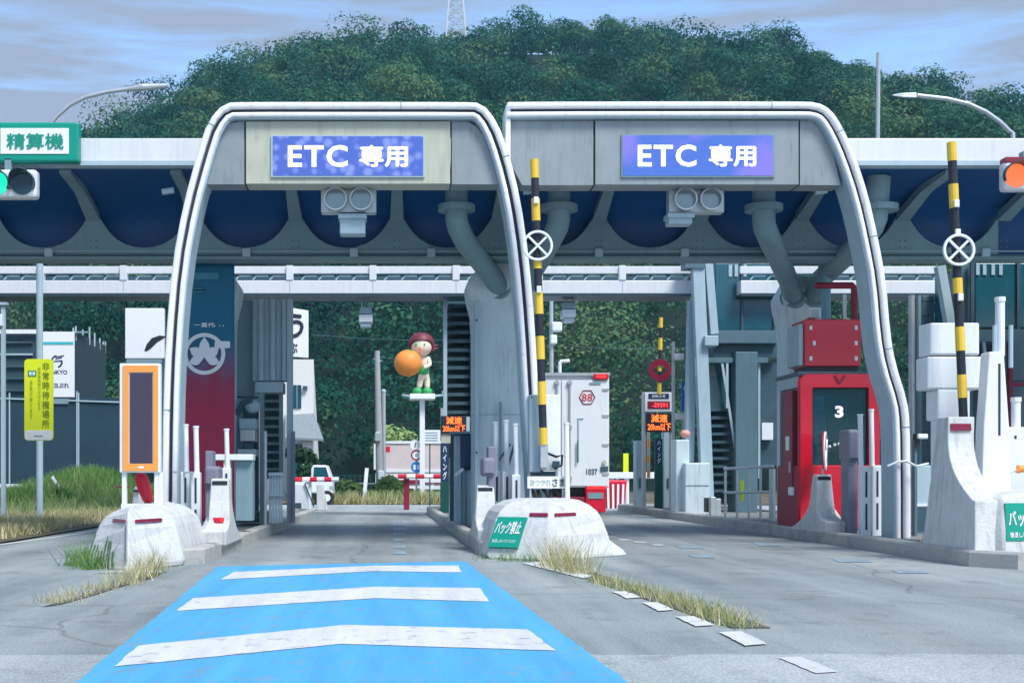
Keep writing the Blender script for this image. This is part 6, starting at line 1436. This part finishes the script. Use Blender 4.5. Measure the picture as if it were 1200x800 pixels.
# toll exit barriers (red and white arms)
Y = 38.5
def exit_barrier(pxa, pxb, py, Y, pivot, label, n=6, post=None):
    t = thing('exit_barrier', label, 'barrier', (X(pivot,Y),Y,0), 'red and white horizontal barrier arms')
    r_, w_ = MB(), MB()
    for k in range(n): (r_ if k % 2 == 0 else w_).tube([W(pxa+(pxb-pxa)*k/n,py,Y), W(pxa+(pxb-pxa)*(k+1)/n,py,Y)], .075, 10)
    multi('arm', [(r_, M['red']), (w_, M['signwhite'])], t)
    B().box(X(pivot,Y)-.09, X(pivot,Y)+.09, Y+.08, Y+.28, 0, Z(py-3,Y)).build('post', M['white'] if not post else post, t, bevel=.02)
    return t
exit_barrier(346,397,561.5,38.5,361,'red and white exit barrier arm in front of the small white lorry')
exit_barrier(466,518,558,41.0,476.5,'red and white exit barrier arm in front of the faded billboard', 5, M['dred'])
t = thing('white_cabinet', 'low white machine cabinet under the exit barrier arm', 'cabinet', (X(352,38.2),38.2,0))
B().box(X(345,38.2), X(361,38.2), 38.2, 38.6, 0, Z(567,38.2)).build('case', M['white'], t, bevel=.02); B().pbox(346,353,589,596,38.17,38.21).build('dark_vent', M['dsteel'], t)
B().bar(W(357,566,38.15), W(368,594,38.15), .04, .03).build('dark_strut', M['dsteel'], t)
tag(B().loft([[(X(371,40),40,0),(X(384,40),40,0),(X(384,40),40.4,0),(X(371,40),40.4,0)],[(X(371,40),40,Z(567,40)),(X(378,40),40,Z(567,40)),(X(378,40),40.4,Z(567,40)),(X(371,40),40.4,Z(567,40))]]).build('concrete_wedge', M['concrete'], org=(X(376,40),40,0), bevel=.03), 'white concrete wedge right of the exit barrier cabinet', 'wedge')

# centre background: utility poles, billboard, round signs, statue
Y = 54.0
t = thing('utility_pole', 'weathered grey utility pole, the taller one left of the faded billboard', 'utility pole', (X(444,Y),Y,0), 'utility poles beyond the junction')
B().tube([(X(445.5,Y),Y,-.1), W(442,411,Y)], [.17,.11], 12).build('pole', M['wood'], t, smooth=True)
b = B().pbox(439.5,446,506,517,Y-.3,Y-.1).build('meter_box', M['galv'], t, bevel=.03); B().pbox(443,450,551,562,Y-.35,Y-.1).build('white_box', M['white'], t, bevel=.03)
B().bar(W(438,420,Y), W(447,423,Y), .06, .06).build('cross_arm', M['galv'], t)
t = thing('utility_pole', 'slim pale steel pole just right of the weathered pole', 'utility pole', (X(450,Y),Y+.3,0), 'utility poles beyond the junction')
B().tube([(X(450,Y),Y+.3,-.1), (X(449.5,Y),Y+.3,Z(459,Y))], .09, 10).build('pole', M['galv'], t, smooth=True); B().ball((X(449.5,Y),Y+.3,Z(458,Y)), .11).build('cap', M['lsteel'], t, smooth=True)
# overhead wires
for (pa, pb, ya, yb2, lab) in [((365,392),(560,398),66,66,'upper thin overhead wire across the trees at centre'),((440,418),(560,423),54,60,'lower thin overhead wire from the utility pole'),((560,400),(820,408),64,64,'thin overhead wire across the trees above the truck')]:
    P = [W(pa[0]+(pb[0]-pa[0])*f, pa[1]+(pb[1]-pa[1])*f+3*math.sin(math.pi*f), ya+(yb2-ya)*f) for f in [k/10 for k in range(11)]]
    tag(B().tube(P, .011, 6).build('overhead_wire', M['msteel'], org=P[5]), lab, 'wire')
tag(B().bar(W(426,592,49), W(430,548,49), .14, .05).build('marker_stake', M['white'], org=W(426,592,49)), 'white marker stake leaning slightly left of the utility poles', 'stake')
Y = 58.0
t = thing('roadside_board', 'long faded pinkish roadside billboard on short white legs', 'billboard', (X(475,Y),Y,0))
b = B().pbox(440,516,519,551,Y,Y+.15).build('panel', M['pinkboard'], t, bevel=.02); 
fr = MB()
for a in ((438,518,516.5,519.5),(438,518,550,553),(438,441,516.5,553)): fr.pbox(*a,Y-.05,Y+.1)
fr.build('frame', M['white'], t)
B().pbox(452,457,523,529,Y-.02,Y+.01).build('red_mark', M['red'], b)
B().pbox(440,516,553,572,Y,Y+.1).build('lower_panel', M['signwhite'], t); B().pbox(452,518,562,567,Y-.05,Y-.005).build('red_stripe', M['dred'], t)
for px in (440,462,486,505): B().pbox(px-1,px+1,572,592,Y,Y+.1).build('leg', M['white'], t)
Y = 50.5
t = thing('round_sign_post', 'post with a white triangle, red ringed disc and blue round sign', 'road sign', (X(488,Y),Y,0))
B().tube([(X(488,Y),Y+.05,0), W(488,514,Y+.05)], .04, 8).build('post', M['galv'], t)
d = B().disc(W(486.5,521,Y-.05), .2, .03, 12).build('white_disc', M['signwhite'], t); B().bar(W(486,524,Y-.06), W(487.5,518,Y-.06), .04, .012).build('arrow', M['ink'], d)
d = B().disc(W(488,533,Y-.05), .22, .03).build('ring_sign', M['signwhite'], t); B().ring(W(488,533,Y-.065), .16, .22, .012).build('red_ring', M['dred'], d); B().disc(W(488,533,Y-.06), .06, .012, 10).build('grey_symbol', M['galv'], d)
d = B().disc(W(488,547,Y-.05), .22, .03).build('blue_sign', M['blue'], t); B().pbox(484.5,487,544.5,550,Y-.06,Y-.04).build('symbol', M['signwhite'], d); B().pbox(489,491.5,544.5,550,Y-.06,Y-.04).build('symbol', M['signwhite'], d)
t = thing('notice_board', 'small white notice board left of the lit sign on the middle island', 'sign', (X(506,44),44,0))
B().pbox(496.5,516,503.5,519.5,44,44.05).build('board', M['signwhite'], t); B().box(X(503,44), X(504.5,44), 44.06, 44.12, 0, Z(505,44)).build('post', M['dsteel'], t)
for k in range(4): B().pbox(498.5,513,506+k*3,507+k*3,43.985,44.0).build('text_line', M['lsteel'], t)
t = thing('white_fence', 'white rail fence between the faded billboard and the middle island', 'fence', (X(505,52),52,0))
for py in (562, 570, 577): B().pbox(494,520,py,py+3,52,52.06).build('rail', M['white'], t)
for px in (497,507,517): B().box(X(px,52)-.05, X(px,52)+.05, 52.07, 52.17, 0, Z(560,52)).build('post', M['white'], t)
t = thing('green_fence', 'thin green wire fence right of the small lorry', 'fence', (X(412,66),66,0))
for k in range(8): B().tube([(X(392+k*6,66),66,0), W(392+k*6,556,66)], .03, 6).build('post', M['dgreen'], t)
for py in (557, 566, 575): B().bar(W(390,py,66), W(436,py,66), .035, .035).build('rail', M['dgreen'], t)
t = thing('stone_wall', 'low rough stone wall between the lorry and the white stake', 'wall', (X(410,52),52,0))
B().box(X(398,52), X(424,52), 52, 52.6, 0, Z(574,52)).build('wall', M['stone'], t, bevel=.06)
for px in (397,424): B().box(X(px,52)-.1, X(px,52)+.1, 51.95, 52.5, 0, Z(572,52)).build('pier', M['stone'], t, bevel=.03)
t = thing('rail_bar', 'long pale horizontal rail in front of the green fence', 'rail', (X(425,64),64,0))
B().bar(W(412,566,64), W(440,566.5,64), .07, .07).build('rail', M['galv'], t); B().tube([(X(414,64),64,0), W(414,566,64)], .04, 6).build('post', M['galv'], t)

# bushes in the background
def bush(x, y, r, h, m, label, n=420, sz=.12, cat='bush', z=0):
    C, U, V, T = crowns(np.array([x]), np.array([y]), np.array([z]), np.array([r]), np.array([h]), n, sz, lobes=7)
    t = thing('bush', label, cat, (x,y,z), 'bushes in the background')
    me = quads_mesh('foliage', C-np.array([x,y,z]), U, V, T, m); o = bpy.data.objects.new('foliage', me); COL.objects.link(o); o.parent = t
    B().tube([(x,y,z),(x,y,z+h*.6)], [.08,.03], 6).build('stem', M['bark'], t)
bush(X(358,55.5), 55.5, .75, 2.6, M['bush'], 'dark leafy bush growing in front of the white house', 700)
for px, yy, r, h, lab in [(470,62,1.6,3.6,'bright green bush rising behind the faded billboard, left of the statue post'),(505,64,1.5,3.3,'green bush behind the faded billboard, right of the statue post'),
                      (458,53,.8,.9,'low green bush at the foot of the utility poles'),(405,50.5,.7,.7,'low bush in front of the stone wall'),(113,41.5,.9,1.0,'grey green shrub in the grass near the framed board'),(70,37,.5,.6,'small dark shrub right of the yellow sign post')]:
    bush(X(px,yy), yy, r, h, M['bush'] if px != 470 else M['grass'], lab, 700, .13)
bush(X(5,120), 120, 6, 14, M['drygrass'], 'pale brown tree at the far left above the green sign', 900, .4, 'tree', Z(175,120)-0.0) if False else None

# statue of a child holding an orange
Y = 50.0
t = thing('child_statue', 'painted statue of a child with bobbed hair hugging a big orange on a tall post', 'statue', (X(495,Y),Y,0))
B().box(X(492,Y), X(498,Y), Y+.25, Y+.45, 0, Z(467,Y)).build('post', M['white'], t, bevel=.01)
B().pbox(480,510,461,467.5,Y-.1,Y+.9).build('plinth', M['signwhite'], t, bevel=.03)
S_ = Y/F
def sk(name, pts, edges, rad, m):
    me = bpy.data.meshes.new(name); o0 = Vector(t['_o']); me.from_pydata([tuple(Vector(p)-o0) for p in pts], edges, []); me.materials.append(m)
    o = bpy.data.objects.new(name, me); COL.objects.link(o); o.parent = t
    s_ = o.modifiers.new('skin','SKIN'); s_.use_smooth_shade = True
    for k, r_ in enumerate(rad): me.skin_vertices[0].data[k].radius = (r_, r_)
    me.skin_vertices[0].data[0].use_root = True
    b = o.modifiers.new('sub','SUBSURF'); b.levels = 2; b.render_levels = 2
    return o
V_ = lambda px, py, dy=0: W(px, py, Y) + Vector((0,dy,0))
body = sk('body', [V_(497,436,.45), V_(497,424,.42), V_(497,415,.4), V_(493,445,.42), V_(491,455,.4), V_(501,445,.48), V_(501,455,.46), V_(489,417,.3), V_(483,411,.05), V_(503,420,.35), V_(504,427,.15), V_(496,431,-.05)],
          [(0,1),(1,2),(0,3),(3,4),(0,5),(5,6),(1,7),(7,8),(1,9),(9,10),(10,11)], [.19,.19,.12,.13,.11,.13,.11,.1,.08,.1,.09,.08], M['skin'])
sk('tunic', [V_(497,441,.45), V_(497,431,.43), V_(497,423,.42)], [(0,1),(1,2)], [.25,.24,.2], M['leafg'])
for px, py, dy in ((489,457.5,.3),(501,457.5,.36)): B().ball(W(px,py,Y)+Vector((0,dy,0)), .2, .3, .14).build('shoe', M['leafg'], t, smooth=True)
hc = V_(494,404,.3)
hd = B().ball(hc, .43, .4, .43, 20, 14).build('head', M['skin'], t, smooth=True)
for dx in (-.16, .17): B().ball(hc+Vector((dx-.06,-.37,.01)), .045, .03, .065).build('eye', M['leafg'], hd, smooth=True)
B().ball(hc+Vector((-.05,-.41,-.1)), .04).build('nose', M['skin'], hd, smooth=True); B().ball(hc+Vector((-.04,-.38,-.2)), .07, .03, .025).build('mouth', M['fruit'], hd, smooth=True)
hm = MB(); n_, m__ = 24, 12; rings = []
for k in range(m__+1):
    ph = math.pi*.02 + math.pi*.76*k/m__; ring = []
    for i in range(n_):
        a = 2*math.pi*i/n_; fr_ = max(0, -math.sin(a))      # front = -Y
        p2 = ph*(1 - .5*min(1,fr_*1.4)**.6); rr2 = .49 + .03*math.sin(math.pi*k/m__)
        ring.append(hc + Vector((math.cos(a)*math.sin(p2)*rr2*1.02, .03+math.sin(a)*math.sin(p2)*rr2, math.cos(p2)*rr2 + .02)))
    rings.append(ring)
hr = hm.loft(rings).build('hair', M['brown'], hd, smooth=True)
for s_, dz in ((1,-.02),(1,-.14)): B().loft([[hc+Vector((.42,.1,dz-.08)),hc+Vector((.42,-.05,dz-.08)),hc+Vector((.42,-.05,dz+.08)),hc+Vector((.42,.1,dz+.08))],[hc+Vector((.68,.05,dz+.03)),hc+Vector((.68,.02,dz+.03)),hc+Vector((.68,.02,dz+.06)),hc+Vector((.68,.05,dz+.06))]]).build('hair_tip', M['brown'], hd, bevel=.02)
oc = V_(478,426,-.25)
fr = B().ball(oc, .54, .52, .52, 24, 16).build('orange_fruit', M['fruit'], t, smooth=True)
for a in (.3, 1.2): B().loft([[oc+Vector((-.1,-.05,.5)),oc+Vector((-.02,.08,.52)),oc+Vector((-.02,.08,.54)),oc+Vector((-.1,-.05,.52))],[oc+Vector((.12*a,-.2,.5)),oc+Vector((.25*a,.06,.5)),oc+Vector((.25*a,.06,.53)),oc+Vector((.12*a,-.2,.53))]]).build('leaf', M['leafg'], fr, bevel=.01)
B().tube([W(510,464,Y), W(519,463,Y), W(519,458,Y)], .05, 8).build('lamp_arm', M['lsteel'], t); B().tube([W(480,464,Y), W(471,463,Y)], .05, 8).build('lamp_arm', M['lsteel'], t)
